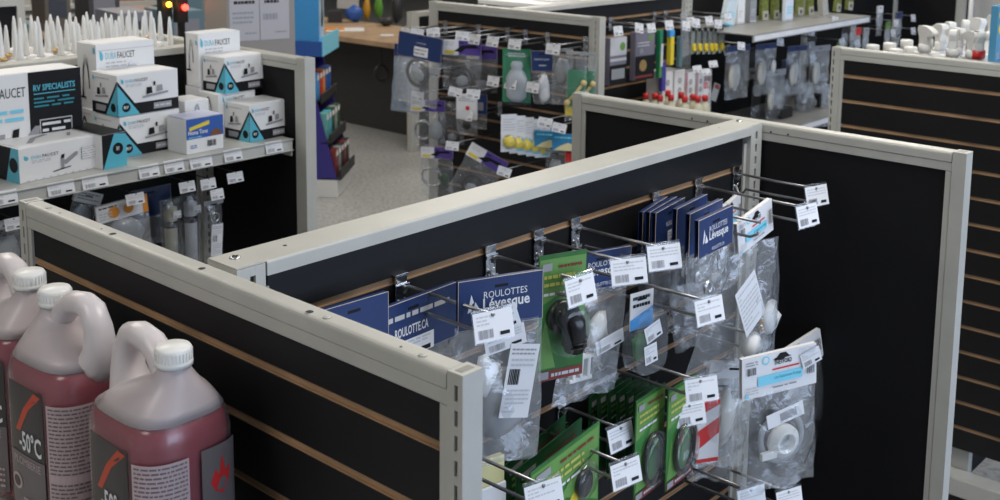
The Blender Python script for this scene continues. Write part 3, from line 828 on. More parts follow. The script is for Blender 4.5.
def jug(label, loc, rz, shift=0.0, flip=False):
    t = thing('antifreeze_jug', label, 'jug', loc, rz, 'pink antifreeze jugs on the shelf')
    g = M(); jug_loft(g, JUGT, [s_ for s_ in SEC if s_[0] <= .2191]); g.build('body', t)
    g = M(); jug_loft(g, JUGW, [s_ for s_ in SEC if s_[0] > .2189]); b = g.build('shoulder', t)
    # liquid inside
    g = M(); L = [(z, cx, ax - .003, by - .003) for z, cx, ax, by in SEC if z <= .2191]; L[0] = (.003, 0, .058, .048)
    vs_n = jug_loft(g, PINK, L); o = len(g.v) - 40
    g.f.append([o + k for k in range(40)]); g.mi.append(g.mid(PINK)); g.sm.append(False); g.build('liquid', t)
    # handle
    pts = [(.026, 0, .248), (.016, 0, .262), (.004, 0, .276), (-.008, 0, .284), (-.034, 0, .288), (-.050, 0, .284), (-.061, 0, .264), (-.063, 0, .240), (-.058, 0, .222), (-.048, 0, .205)]
    M().tube(pts, [.015, .0145, .0140, .0140, .0140, .0145, .0155, .018, .022, .024], JUGH, 14, flat=1.15).build('handle', t)
    g = M(); T = Matrix.Translation((.034, 0, .272))
    g.lathe([(.0205, 0), (.0205, .005), (.0195, .006), (.0198, .018), (.0180, .021), (.0, .0214)], WPLAST, 30, T)
    for k in range(30):
        a = 2 * PI * k / 30; g.box(-.0005, .0005, -.0006, .0006, .007, .017, WPLAST, T @ Matrix.Rotation(a, 4, 'Z') @ Matrix.Translation((.0199, 0, 0)))
    g.build('cap', t)
    # wrap-around label: x in 0..1 is the angle round the body
    def surf(x, y, off):
        a = (x * 2 * PI + shift) * (1); ca, sa = math.cos(a), math.sin(a); e = 3.4; q = (abs(ca) ** e + abs(sa) ** e) ** (-1 / e)
        return Vector(((.075 + off) * q * ca, (.063 + off) * q * sa, .018 + y * .176))
    g = M(); W = 2 * PI * .07; H = .176
    p = Print(g, (0, 0, 0), (1, 0, 0), (0, 0, 1), W, H, surf)
    p.rect(.0, .0, .155, 1.0, LBL, 10)             # dark picture panel
    p.poly([(.03, .66), (.050, .66), (.095, .84), (.072, .84)], OR2); p.poly([(.072, .84), (.095, .84), (.150, .97), (.125, .985)], OR2)
    p.rect(.0, .0, .155, .50, LBG, 10)
    p.text(.048, .53, .15, '-50°C', PAPER, w=.098, bold=True)
    p.text(.02, .42, .055, 'PLOMBERIE', LPK, w=.12)
    p.disc(.03, .28, .06, LPK, sx=1); p.disc(.03, .28, .04, LBL)
    p.lines(.06, .03, .145, .2, 4, LPK, 3, .13)
    p.rect(.170, .02, .300, .94, LPK, 10)
    p.lines(.175, .45, .295, .93, 17, LBG, 5, .13); p.lines(.175, .14, .295, .40, 9, LBG, 6, .13)
    p.bars(.20, .03, .27, .11, INK, 18, 4)
    p.rect(.335, .0, .44, .95, LBG, 8)
    p.poly([(.36, .72), (.375, .80), (.385, .75), (.395, .88), (.405, .76), (.42, .8), (.415, .70), (.395, .62), (.372, .66)], RED)
    p.lines(.345, .12, .43, .5, 7, LPK, 8, .13)
    g.build('wrap_label', t)
    return t
# jug +x axis (cap side) turned to world -Y for jugs with the cap on the right
SH = 1.040
jug('pink antifreeze jug nearest the camera, cap right of its handle', (.645, 1.090, SH), -PI / 2, D(-119))
jug('pink antifreeze jug in the middle, handle right of its cap', (.648, 1.290, SH), PI / 2 + D(3), D(60))
jug('pink antifreeze jug at the left frame edge, cap touching the middle one', (.655, 1.441, SH), -PI / 2 - D(2), D(-100))
t = thing('metal_shelf', 'beige metal shelf under the pink antifreeze jugs', 'shelf', (.74, 1.3, SH))
g = M(); g.box(-.32, -.002, -.36, .40, -.004, -.0005, FRAME); g.box(-.32, -.317, -.36, .40, -.035, -.001, FRAME); g.build('shelf_board', t, bevel=.001)
M().box(-.30, 0, -.355, -.350, -.06, -.004, FRAME).build('bracket', t)

# ------------------------------------------------------------------ faucet boxes on the left gondola
SZ = 1.142
def LP(px, py, z=SZ): return P(px, py, 'z', z)
t = thing('gondola_shelf', 'grey gondola shelf carrying the faucet boxes', 'shelf', (1.3, 2.7, SZ))
g = M(); g.box(-.62, .64, -.17, .21, -.004, -.0005, SHELF); g.box(-.62, .64, -.172, -.168, -.034, .0, SHELF); g.box(-.62, .64, -.178, -.172, -.034, -.031, SHELF); g.box(-.62, .64, -.178, -.172, -.003, -.0005, SHELF)
g.build('shelf_board', t, bevel=.0008)
M().box(.636, .640, -.17, .21, -.05, -.004, SHELF).build('bracket', t)
def rv(p, x, y, s=1): p.disc(x, y, .16 * s, INK); p.text(x - .055 * s, y - .05 * s, .11 * s, 'RV', PAPER, w=.11 * s, bold=True)
def brand(p, x, y, s=1.0, w=.36):
    p.poly([(x, y + .14 * s), (x, y + .04), (x + .016 * s, y + .005), (x + .034 * s, y + .005), (x + .048 * s, y + .04), (x + .046 * s, y + .08 * s), (x + .030 * s, y + .115 * s)], TEAL)
    p.text(x + .08 * s, y + .02, .085 * s, 'DURA', TEAL, w=w * .36); p.text(x + .08 * s + w * .40, y + .02, .085 * s, 'FAUCET', INK, w=w * .6)
    p.lines(x + .08 * s, y - .10 * s, x + .08 * s + w * .7, y - .01, 2, LGREY, 3)
def faucet_art(p, x, y, s=1.0, kind=0):
    m = [GREYINK, STEEL, GREYINK][kind % 3]
    if kind == 0:      # low two handle tap
        p.poly([(x - .20 * s, y - .08), (x + .22 * s, y - .02), (x + .22 * s, y + .03), (x - .20 * s, y - .03)], m)
        p.poly([(x - .14 * s, y), (x - .04 * s, y + .02), (x - .05 * s, y + .18), (x - .13 * s, y + .17)], INK)
        p.poly([(x + .03 * s, y + .03), (x + .13 * s, y + .05), (x + .12 * s, y + .2), (x + .04 * s, y + .19)], m)
        p.poly([(x - .02 * s, y + .20), (x + .01 * s, y + .20), (x + .01 * s, y + .30), (x - .02 * s, y + .30)], INK)
    elif kind == 1:    # arched spout
        for k in range(9):
            a = PI * k / 8; b = PI * (k + 1) / 8
            if k == 8: break
            p.poly([(x + .10 * s * math.cos(a), y + .30 * s * math.sin(a)), (x + .10 * s * math.cos(b), y + .30 * s * math.sin(b)), (x + .07 * s * math.cos(b), y + .22 * s * math.sin(b)), (x + .07 * s * math.cos(a), y + .22 * s * math.sin(a))], m)
        p.poly([(x - .12 * s, y - .14), (x - .07 * s, y - .14), (x - .07 * s, y + .02), (x - .10 * s, y + .02)], m)
        p.poly([(x - .2 * s, y - .16), (x + .0 * s, y - .16), (x + .0, y - .13), (x - .2 * s, y - .13)], INK)
    else:              # single lever, long spout
        p.poly([(x - .02, y - .25), (x + .02, y - .25), (x + .025, y + .05), (x - .02, y + .05)], m)
        p.poly([(x + .0, y - .05), (x + .16 * s, y + .18), (x + .20 * s, y + .18), (x + .19 * s, y + .08), (x + .04, y - .15)], m)
        p.poly([(x - .02, y + .05), (x + .02, y + .06), (x + .03, y + .18), (x - .01, y + .17)], INK)
        p.poly([(x - .12 * s, y - .30), (x + .1 * s, y - .24), (x + .1 * s, y - .21), (x - .12 * s, y - .27)], INK)
def carton(name, label, loc, w, d, h, rz=0, front=None, side=None, top=None, m=WHITE, lid=True, group=None, right=None):
    """loc is the bottom corner nearest the camera: front face runs to +x, left face to +y"""
    t = thing(name, label, 'box', loc, rz, group)
    g = M(); g.box(0, w, 0, d, 0, h, m)
    if lid: g.box(w * .04, w * .96, d * .04, d * .96, h, h + .0015, m)
    b = g.build('carton', t, bevel=.0012)
    g = M()
    if front: front(Print(g, (0, 0, 0), (1, 0, 0), (0, 0, 1), w, h))
    if side: side(Print(g, (0, d, 0), (0, -1, 0), (0, 0, 1), d, h))
    if top: top(Print(g, (0, 0, h + .0016), (1, 0, 0), (0, 1, 0), w, d))
    if right: right(Print(g, (w, 0, 0), (0, 1, 0), (0, 0, 1), d, h))
    if g.v: g.build('print', t)
    return t
def std_front(kind, tri=True, sub=INK):
    def f(p):
        p.rect(0, 0, 1, .28, INK); p.rect(.58, .07, .88, .22, GREYINK); p.lines(.6, .09, .86, .2, 1, LGREY, 3)
        if tri: p.poly([(0, .0), (.40, .0), (0, .86)], INK); p.poly([(0, 0), (.35, 0), (0, .76)], TEAL); rv(p, .13, .2, .72)
        brand(p, .06, .78, .9, .36); faucet_art(p, .60, .46, 1, kind)
    return f
def std_side(kind, tri=True):
    def f(p):
        p.rect(0, 0, 1, .28, INK); p.rect(.15, .07, .55, .22, GREYINK)
        if tri: p.poly([(1, 0), (.45, 0), (1, .86)], INK); p.poly([(1, 0), (.55, 0), (1, .76)], TEAL); p.disc(.84, .2, .11, INK)
        p.poly([(.06, .93), (.06, .82), (.12, .82), (.14, .88)], TEAL); p.lines(.18, .84, .7, .92, 1, LGREY, 5); faucet_art(p, .4, .46, 1.2, kind)
    return f
def wtop(p): p.lines(.1, .7, .5, .8, 1, LGREY, 3)
# large box, white left half and black right half
def f1(p):
    p.rect(.66, 0, 1, 1, INK)
    p.text(.33, .76, .10, 'DURA', TEAL, w=.12); p.text(.46, .76, .10, 'FAUCET', INK, w=.18)
    p.text(.69, .80, .065, 'RV SPECIALISTS', TEAL, w=.27, bold=True); p.rect(.69, .765, .96, .775, TEAL); p.lines(.69, .62, .95, .74, 3, DTEAL, 4)
    p.rect(.72, .20, .93, .50, LGREY); p.rect(.726, .212, .924, .488, INK); p.lines(.735, .22, .92, .48, 4, PAPER, 6)
    faucet_art(p, .56, .26, .8, 2); p.lines(.36, .50, .62, .66, 2, LBLUE, 3)
    faucet_art(p, .34, .22, .8, 2)
c = P(83, 133, 'y', 2.70)
carton('faucet_box', 'large faucet box with black RV SPECIALISTS panel on the right', (c.x - .40, 2.70, SZ), .40, .10, .238, D(0), f1, top=wtop)
# long low box in front
def f2(p):
    brand(p, .06, .62, 1.1, .33); faucet_art(p, .52, .45, 1.0, 2); p.rect(.76, .36, .97, .72, GREYINK); p.rect(.765, .37, .965, .71, WHITE); p.lines(.77, .4, .96, .7, 4, LGREY, 6)
    for k in range(10): p.rect(.08 + k * .09, .03, .11 + k * .09, .06, LGREY)
def s2(p): p.rect(0, 0, 1, 1, INK); p.poly([(1, 0), (.62, 0), (.8, 1), (1, 1)], TEAL); p.disc(.85, .5, .22, INK)
def t2(p): p.poly([(.2, .25), (.26, .22), (.42, .5), (.62, .62), (.6, .7), (.38, .58)], GREYINK); p.poly([(.72, .3), (.76, .28), (.86, .52), (.82, .52)], GREYINK); p.lines(.1, .8, .4, .9, 1, LGREY, 3)
carton('faucet_box', 'long white faucet box lying flat at the shelf edge', LP(20, 184), .215, .145, .082, D(6), f2, s2, t2)
def f3(p): p.rect(0, 0, 1, 1, INK); p.poly([(.02, 0), (1, 0), (1, .96), (.5, 1)], TEAL); rv(p, .64, .55, 1.1)
carton('faucet_box', 'small black topped box with teal RV end, right of the flat box', LP(103, 170), .068, .17, .085, D(4), f3, None, lambda p: p.rect(0, 0, 1, 1, INK))
# stack of boxes, centre
bl = LP(121, 158)
carton('faucet_box', 'lower box of the middle stack with widespread tap picture', bl, .180, .12, .104, D(3), std_front(0), std_side(0), wtop)
carton('faucet_box', 'upper box of the middle stack with teal RV corner triangle', (bl.x - .002, bl.y + .002, SZ + .107), .180, .12, .106, D(2), std_front(0), std_side(0), wtop)
bb = P(92, 96, 'y', bl.y + .135)
carton('faucet_box', 'hidden lower box at the back of the middle stack', (bb.x + .006, bl.y + .128, SZ), .155, .10, .104, 0, std_front(1, False), std_side(1, False))
def f4(p): brand(p, .06, .74, 1.2, .5); faucet_art(p, .60, .25, 1.5, 1); p.rect(.14, .14, .34, .24, GREYINK); p.rect(.145, .15, .335, .23, WHITE); p.poly([(.02, .9), (.98, .9), (.98, .91), (.02, .91)], LGREY)
def s4(p): faucet_art(p, .45, .3, 1.8, 1); p.rect(.88, .86, .97, .95, TEAL)
carton('faucet_box', 'tall white faucet box topmost at the back of the middle stack', (bb.x + .012, bl.y + .128, SZ + .107), .170, .10, .172, 0, f4, s4, wtop)
# blue and white box
def f5(p):
    p.rect(0, .42, 1, 1, BLUE); p.poly([(.08, .66), (.62, .78), (.62, .90), (.08, .76)], YEL); p.text(.05, .54, .13, 'Home Tone', PAPER, w=.52, bold=True); p.lines(.05, .43, .4, .5, 1, LBLUE, 2)
    p.poly([(.62, .44), (.95, .44), (.90, .58), (.78, .64), (.68, .56)], mat('brown_print', (.2, .08, .03), .5)); p.bars(.55, .14, .80, .32, INK, 10, 3); p.lines(.1, .14, .3, .26, 2, BLUE, 3)
carton('tap_box', 'blue and white box with yellow stripe beside the middle stack', LP(187, 155), .115, .085, .092, D(2), f5, None, lambda p: p.rect(0, 0, 1, 1, mat('lilac_print', (.62, .64, .82), .4)))
# right stack
br = LP(250, 142.5)
carton('faucet_box', 'front right faucet box at the shelf end, lid slightly raised', br, .140, .105, .102, D(4), std_front(0), std_side(0), wtop)
b2 = P(218, 118, 'y', br.y + .11)
carton('faucet_box', 'upright faucet box beneath the right stack, mostly hidden', (b2.x, br.y + .108, SZ), .124, .09, .122, 0, lambda p: brand(p, .12, .8, 1.0, .5), lambda p: faucet_art(p, .5, .45, 1.6, 1), None)
carton('faucet_box', 'narrow upright faucet box left under the right stack', (b2.x - .105, br.y + .108, SZ), .075, .09, .115, 0, lambda p: faucet_art(p, .5, .45, 1.6, 1), None, None)
carton('faucet_box', 'upper front box of the right stack with teal RV triangle', (b2.x + .016, br.y + .096, SZ + .124), .140, .095, .100, D(4), std_front(0), std_side(0), wtop)
b3 = P(196, 75, 'y', br.y + .215)
carton('faucet_box', 'faucet box at the back of the right stack, black edged', (b3.x, br.y + .200, SZ), .128, .07, .13, 0, std_front(1, False), None, None)
carton('faucet_box', 'topmost rear faucet box of the right stack near the nozzles', (b3.x, br.y + .200, SZ + .132), .140, .070, .150, 0, lambda p: brand(p, .05, .74, 1.3, .6), lambda p: (p.rect(0, 0, .12, 1, INK), faucet_art(p, .5, .45, 1.5, 1), p.rect(.86, .8, .95, .88, TEAL)), wtop)

# price tickets clipped on the shelf edge and hanging below
def flag(label, loc, w=.062, h=.030, yaw=0, tilt=.25, seed=0, m=None, group='price tickets on the left shelf edge', name='price_ticket', roll=0, arm=None):
    t = thing(name, label, 'price tag', loc, yaw, group, ry=roll)
    v = Vector((0, tilt, 1)).normalized(); n = Vector((1, 0, 0)).cross(v)
    o = Vector((-w / 2, 0, -h / 2))
    g = M(); a = [o, o + Vector((w, 0, 0)), o + Vector((w, 0, 0)) + v * h, o + v * h]; b = [p - n * .0015 for p in a]
    g.add(a + b, [(0, 1, 2, 3), (7, 6, 5, 4), (0, 4, 5, 1), (1, 5, 6, 2), (2, 6, 7, 3), (3, 7, 4, 0)], m or WHITE)
    if arm:
        q = (Matrix.Rotation(yaw, 4, 'Z') @ Matrix.Rotation(roll, 4, 'Y')).inverted() @ Vector(arm)
        M().tube([Vector((0, .002, h * .3)), Vector((0, .002, h * .3)) + q], .0018, WIRE, 6).build('wire_arm', t)
    b_ = g.build('ticket_holder', t); ticket(b_, o + n * .0002, (1, 0, 0), v, w, h, seed)
    return t
FY = 2.524
tl = ['leftmost shelf ticket cut by the frame edge', 'shelf ticket below the flat faucet box, left one', 'shelf ticket below the flat faucet box, right one', 'shelf ticket below the middle stack, left of two touching', 'shelf ticket below the middle stack, right of two touching',
      'shelf ticket under the blue and white box', 'shelf ticket between the blue box and the last faucet box', 'last shelf ticket at the right shelf end']
for i, (px, py) in enumerate(((4, 198), (62, 188), (96, 181.5), (150, 171), (175, 166), (202, 161.5), (234, 155), (275, 147))):
    flag('white ' + tl[i], at(px, py, FY - .004), .066 if i in (0, 1, 2, 5) else .056, .032, 0, .3, i)
# things hanging below that shelf, hooks from a bar
LY = 2.62
def tubepack(label, px, py, m, m2, yaw=0):
    t = thing('tube_pack', label, 'package', at(px, py, 2.66), yaw)
    M().lathe([(.017, -.19), (.017, -.045), (.018, -.044), (.018, -.012), (.010, -.010), (.007, .0), (.005, .004)], m, 16).build('tube', t)
    M().lathe([(.0190, -.066), (.0190, -.048)], INK, 16).build('band', t)
    pouch(t, .06, .012, -.22, .042, px, FILM)
    loose_label(t, .024, .020, (.006, -.0235, -.028), 0, px)
    return t
tubepack('cream tube in clear film under the faucet shelf', 170, 203, mat('cream_plastic', (.55, .52, .42), .5), INK)
tubepack('white tube in clear film under the faucet shelf', 190, 198, mat('soft_white_plastic', (.62, .64, .68), .5), INK)
def co(p): p.rect(0, .0, 1, 1, PAPER); p.disc(.33, .45, .34, ORG); p.disc(.62, .5, .30, ORG); p.lines(.05, .74, .4, .9, 1, INK, 3); p.lines(.05, .1, .3, .6, 3, LGREY, 3); p.rect(.9, 0, 1, 1, ORG)
bagged('parts_bag', 'bag with orange dotted white header under the faucet shelf', 'bag', at(121, 205, 2.60), .135, .045, .14, d=.02, yaw=D(-6), roll=D(-5), m=PAPER, printfn=co, seed=61, content=lambda t: blob(t, 'fitting', GPLAST, (0, 0, -.08), (.05, .008, .05), 2), film=FILM2)
def tail(t): blob(t, 'fitting', GPLAST, (0, 0, -.07), (.03, .01, .05), 5)
bagged('parts_bag', 'grey headed bag tilted above the orange dotted one', 'bag', at(88, 196, 2.64), .075, .03, .12, roll=D(22), m=WHITE, printfn=lambda p: p.lines(.1, .2, .9, .9, 3, GREYINK, 3), seed=62, content=tail)
bagged('parts_bag', 'dim clear bag at the left frame edge under the shelf', 'bag', at(6, 225, 2.60), .10, .02, .2, m=PAPER, seed=63, content=tail, film=FILM2)
bagged('parts_bag', 'clear bag with narrow white leaflet right of the white tube', 'bag', at(213, 204, 2.66), .06, .012, .17, m=GPLAST, seed=64, content=lambda t: (loose_label(t, .036, .09, (0, -.014, -.10), D(-4), 4, True), ring(t, 'clip', STEEL, (0, -.01, -.035), .012, .002)))
bagged('parts_bag', 'dark navy bag behind the tubes below the shelf', 'bag', at(150, 192, 2.72), .12, .08, .16, m=NAVY, seed=65)
flagl = ['grey ticket over the orange dotted bag', 'left of two grey tickets under the shelf', 'right of two grey tickets under the shelf', 'lone grey ticket under the last shelf tickets', 'small dim ticket over the narrow leaflet', 'pale ticket at far left below the shelf']
for i, (px, py, w_) in enumerate(((136, 199, .05), (188, 187, .046), (209, 184, .046), (236, 177.5, .05), (218, 194.5, .040), (14, 224, .04))):
    flag(flagl[i], at(px, py, 2.555), w_, .028, 0, .25, 40 + i, group='price tags hanging under the left shelf', name='price_tag')
    pass
for i, px in enumerate((136, 188, 209, 236, 14)):
    a = at(px, [199, 187, 184, 177.5, 224][i] - 5, 2.56)
    o = M().tube([(0, 0, 0), (0, .36, 0)], .0018, BLACKR, 6).build('straight_hook', None, a)
    tag(o, ['straight wire hook behind the orange dotted bag ticket', 'straight wire hook of the left grey ticket pair', 'straight wire hook of the right grey ticket pair', 'straight empty wire hook right of the leaflet bag', 'straight wire hook at the far left under the shelf'][i], 'hook')

# sealant tubes with white nozzles behind the spine of that gondola
def make_nozzle():
    t = thing('sealant_tube', 'white nozzle', 'tube', group='white nozzled sealant tubes behind the faucet boxes')
    M().lathe([(.0095, 0), (.0090, .012), (.0075, .03), (.0052, .072), (.0026, .088), (.0, .090)], WPLAST, 12).build('nozzle', t)
    M().lathe([(.022, -.20), (.022, -.006), (.019, -.004), (.008, 0)], WHITE, 14).build('cartridge', t)
    return t
noz = make_nozzle(); used = False
tsh = thing('gondola_shelf', 'grey shelf behind the spine bearing the nozzled tubes', 'shelf', (1.3, 3.15, 1.16))
M().box(-.62, .63, -.16, .25, -.006, -.0015, SHELF).build('shelf_board', tsh)
cnt = 0
NN = []
for r in range(5):
    yy = 3.005 + r * .050
    for c_ in range(12):
        x = 1.24 + c_ * .056 + [0, .006, .009, .015, .018][r] + rnd.uniform(-.004, .004)
        if x > 1.93 - r * 0.02: continue
        NN.append((x, yy + rnd.uniform(-.006, .006), r, c_))
rowname = ['front row', 'second row', 'third row', 'fourth row', 'rear row']
ordn = ['first', 'second', 'third', 'fourth', 'fifth', 'sixth', 'seventh', 'eighth', 'ninth', 'tenth', 'eleventh', 'twelfth', 'thirteenth']
for i, (x, y, r, c_) in enumerate(NN):
    o = noz if i == 0 else copy_tree(noz)
    o.location = (x, y, 1.368 + rnd.uniform(-.006, .008))
    o['label'] = 'white sealant nozzle, %s from the left in the %s of tubes' % (ordn[c_], rowname[r])
    if i % 5 == 2:
        q = M().lathe([(.010, 0), (.010, .006), (.006, .009)], BRASS, 10).build('brass_ring', None); q.parent = o; q.location = (.0, -.012, .004)

# ------------------------------------------------------------------ middle gondola: hooks and packs on the end panel facing -X
KX = 3.395
def kat(px, py, x): return P(px, py, 'x', x)
RK = -PI / 2
kh = [(446, 25, 0), (479, 29, 0), (508, 32, 0), (526, 34, 0), (548, 37, 0), (586, 41, 0)]
def simple_hook(label, loc, L, rz, group, seed=0, ty=0):
    h = make_hook(label, L, seed, group=group, ty=ty, wires=.02); h.location = loc; h.rotation_euler = (0, 0, rz); return h
klab = ['far left hook of the cable panel top row', 'second hook of the cable panel top row', 'third hook, holding the green blister on the cable panel', 'fourth hook, behind the green blister on the cable panel', 'fifth hook, over the navy pack on the cable panel', 'last hook beside the post of the cable panel']
ktags = [(432, 35, .24), (418, 34, .26), (496, 44, .20), (518, 46, .2), (536, 46, .2), (558, 48, .2)]
for i, (px, py, k) in enumerate(kh):
    p = kat(px, py, KX); simple_hook(klab[i], (KX, p.y, S1), ktags[i][2], RK, 'hooks on the cable panel', 60 + i, ty=-8 + 3 * i)
for i, (px, py, k) in enumerate(((526, 112, 2), (543, 114, 2), (468, 100, 2), (440, 98, 2), (565, 118, 2), (450, 140, 4), (500, 145, 4))):
    p = kat(px, py, KX)
    simple_hook(['lower row hook right of the yellow disc cards', 'lower row hook above the blue and yellow carton', 'lower row hook of the grey pack with red dot', 'lower row hook of the second coil bag', 'lower row hook nearest the cable panel post', 'bottom row hook of the lowest coil bag', 'bottom row hook of the tilted purple header'][i], (KX, p.y, S1 - k * PITCH), .20, RK, 'hooks on the cable panel', 80 + i)
def pack(name, label, cat, loc, rz, w, hh, h, m, printfn=None, content=None, seed=1, roll=0, d=.02, film=None, group=None, amp=.005):
    return bagged(name, label, cat, loc, w, hh, h, d, rz, roll, 0, m, printfn, film or FILM, content, seed, group, amp)
def purp(p): p.rect(0, 0, .42, 1, PAPER); p.poly([(.3, .25), (.5, .65), (.85, .7), (.95, .5), (.6, .45), (.5, .2)], INK); p.rect(.05, .08, .3, .3, YEL); p.lines(.05, .6, .3, .9, 2, LGREY, 2)
# navy headed hose bag, left
def hose(R, r=.006, m=BLACKR): return lambda t: (coil(t, 'hose', m, (0, 0, -.14), R, r, 1.6, 2, 1.0), blob(t, 'fitting', GPLAST, (.0, 0, -.15), (R * .6, .008, R * .5), 3))
pack('hose_bag', 'large pale bag with navy header at the left edge of the cable panel', 'bag', kat(421, 38, 3.10), D(-76), .20, .095, .28, NAVY, lambda p: (p.rect(.38, .1, .7, .5, PAPER), p.text(.42, .6, .12, 'Levesque', LGREY, w=.22), p.lines(.4, .15, .66, .45, 2, GREYINK, 2)), hose(.05, .006), 71, roll=D(6), film=FILM2, d=.04)
pack('hose_bag', 'pale blue bag hanging behind the navy headed hose bag', 'bag', kat(408, 48, 3.20), D(-70), .12, .05, .28, NAVY, None, None, 72, roll=D(4), film=film_mat('bluish_film', col=(.55, .68, .85), haze=.35))
pack('coil_bag', 'bag with purple and white header holding a black coil', 'bag', kat(462, 43, 3.20), D(-62), .155, .060, .20, PURPLE, purp, hose(.045, .006), 73, d=.03)
pack('coil_bag', 'coil bag with purple header right behind the first one', 'bag', kat(482, 48, 3.28), D(-70), .13, .055, .19, PURPLE, purp, hose(.045, .006), 74, d=.03)
pack('coil_bag', 'second row bag with purple header and chrome rings', 'bag', kat(428, 103, 3.16), D(-58), .14, .045, .19, PURPLE, purp, lambda t: (coil(t, 'hose', STEEL, (-.02, 0, -.11), .035, .005, 1.2, 1), blob(t, 'fitting', GPLAST, (.03, 0, -.11), (.03, .012, .04), 3)), 75, d=.035)
pack('coil_bag', 'dark film bag between the second row coil bags', 'bag', kat(452, 100, 3.22), D(-60), .10, .02, .19, BLACKR, None, hose(.03, .005), 76, d=.03)
pack('coil_bag', 'lowest coil bag with purple header near the spine top', 'bag', kat(437, 150, 3.16), D(-58), .13, .045, .20, PURPLE, purp, lambda t: (coil(t, 'hose', STEEL, (-.02, 0, -.11), .038, .005, 1.3, 3), blob(t, 'fitting', DGREEN, (.03, 0, -.12), (.02, .012, .03), 3)), 77, d=.035)
pack('coil_bag', 'tilted bag with purple header low on the cable panel', 'bag', kat(489, 155, 3.16), D(-58), .16, .055, .22, PURPLE, purp, hose(.04, .006), 78, roll=D(28), d=.03)
def cg(p): p.rect(0, .0, 1, 1, PAPER); p.disc(.55, .45, .09, RED); p.lines(.1, .7, .9, .92, 3, GREYINK, 3)
pack('parts_pack', 'grey white card pack with red dot on the cable panel', 'package', kat(467, 97, 3.2), D(-66), .085, .10, .16, PAPER, cg, lambda t: blob(t, 'fitting', BLACKR, (0, -.006, -.11), (.02, .01, .018), 3), 79)
pack('parts_pack', 'dark navy pack beside the red dotted pack', 'package', kat(479, 97, 3.25), D(-70), .07, .08, .14, NAVY, lambda p: p.rect(.3, .2, .8, .6, GREYINK), None, 80)
# green blister with bottle shaped window
t = thing('blister_card', 'green blister with grey bottle shaped insert on the cable panel', 'blister card', kat(517, 52, 3.22), D(-62))
g = M(); g.box(-.055, .055, -.001, .001, -.21, .012, EMER); o = g.build('backing_card', t)
g = M(); p = Print(g, (-.055, -.001, -.21), (1, 0, 0), (0, 0, 1), .11, .22); p.rect(.0, .0, 1, .08, INK); p.lines(.2, .86, .8, .95, 2, PAPER, 3); p.rect(.1, .90, .9, .905, PAPER); g.build('print', o)
g = M(); T = Matrix.Translation((0, -.002, -.20)); g.lathe([(.02, .01), (.040, .03), (.042, .10), (.030, .125), (.020, .135), (.026, .15), (.018, .165), (.0, .166)], mat('grey_clear_plastic', (.42, .46, .50), .25), 18, T @ Matrix.Diagonal((1, .45, 1, 1))); g.build('bottle', t)
pouch(t, .112, .005, -.205, .03, 81, BLIST, amp=.001, wob=.001)
pack('parts_pack', 'navy headed pack with white strap, right of the green blister', 'package', kat(542, 54, 3.24), D(-64), .080, .075, .20, NAVY, lambda p: (p.text(.15, .5, .16, 'Levesque', PAPER, w=.7), p.lines(.35, .2, .7, .35, 1, LGREY, 3)), lambda t: (blob(t, 'fitting', PAPER, (0, 0, -.13), (.025, .010, .055), 3, .4)), 82, roll=D(-3))
# brush packs
def brush(t):
    g = M(); g.box(-.035, .035, .002, .004, -.19, -.055, EMER); g.build('insert_card', t)
    M().tube([(-.028, -.008, -.17), (.0, -.008, -.14), (.028, -.008, -.10)], .006, mat('tan_bristle', (.62, .48, .22), .7), 8).build('brush', t)
    for k, c_ in enumerate(((-.03, -.012, -.175), (.002, -.012, -.178), (.03, -.012, -.10))): blob(t, 'bristle_head', mat('tan_bristle', (.62, .48, .22), .7), c_, (.012, .010, .012), k)
for i, (px, py, x) in enumerate(((563, 52, 3.26), (577, 55, 3.24), (586, 56, 3.28))):
    pack('brush_pack', ['grey backed brush pack, left of the three', 'green brush pack with tan heads in the centre', 'green brush pack against the panel post'][i], 'package', kat(px, py, x), D(-66), .075, .01, .21, GPLAST, None, brush if i else tail, 83 + i, film=FILM2 if i == 0 else FILM)
t = thing('parts_pack', 'yellow topped pack below the brush packs', 'package', kat(573, 102, 3.25), D(-66)); g = M(); g.box(-.028, .028, -.004, .004, -.05, .0, YEL); g.build('card', t); pouch(t, .06, .0, -.07, .02, 87, FILM)
# yellow disc cards
for i in range(5):
    t = thing('disc_card', ['foremost card with yellow disc on the cable panel', 'second card with yellow disc from the front', 'third card with yellow disc from the front', 'fourth card with yellow disc from the front', 'rearmost card with yellow disc'][i], 'blister card', kat(509 + i * 8.5, 117 + i * 1.6, 3.10 + i * .035), D(-34), 'yellow disc cards on the cable panel')
    g = M(); g.box(-.03, .03, -.001, .001, -.13, .01, PAPER); g.build('backing_card', t)
    g = M(); p = Print(g, (-.03, -.001, -.13), (1, 0, 0), (0, 0, 1), .06, .14); p.lines(.1, .55, .9, .9, 5, LGREY, 3); p.rect(.05, .05, .95, .4, LBLUE) if i else p.lines(.1, .1, .9, .4, 2, LGREY, 3); g.build('print', t)
    M().lathe([(.022, 0), (.020, .012), (.012, .016), (0, .016)], YEL, 18, Matrix.Translation((0, -.002, -.092)) @ Matrix.Rotation(PI / 2, 4, 'X')).build('yellow_disc', t)
    M().lathe([(.028, 0), (.027, .016), (.0, .019)], BLIST, 18, Matrix.Translation((0, -.001, -.092)) @ Matrix.Rotation(PI / 2, 4, 'X')).build('blister', t)
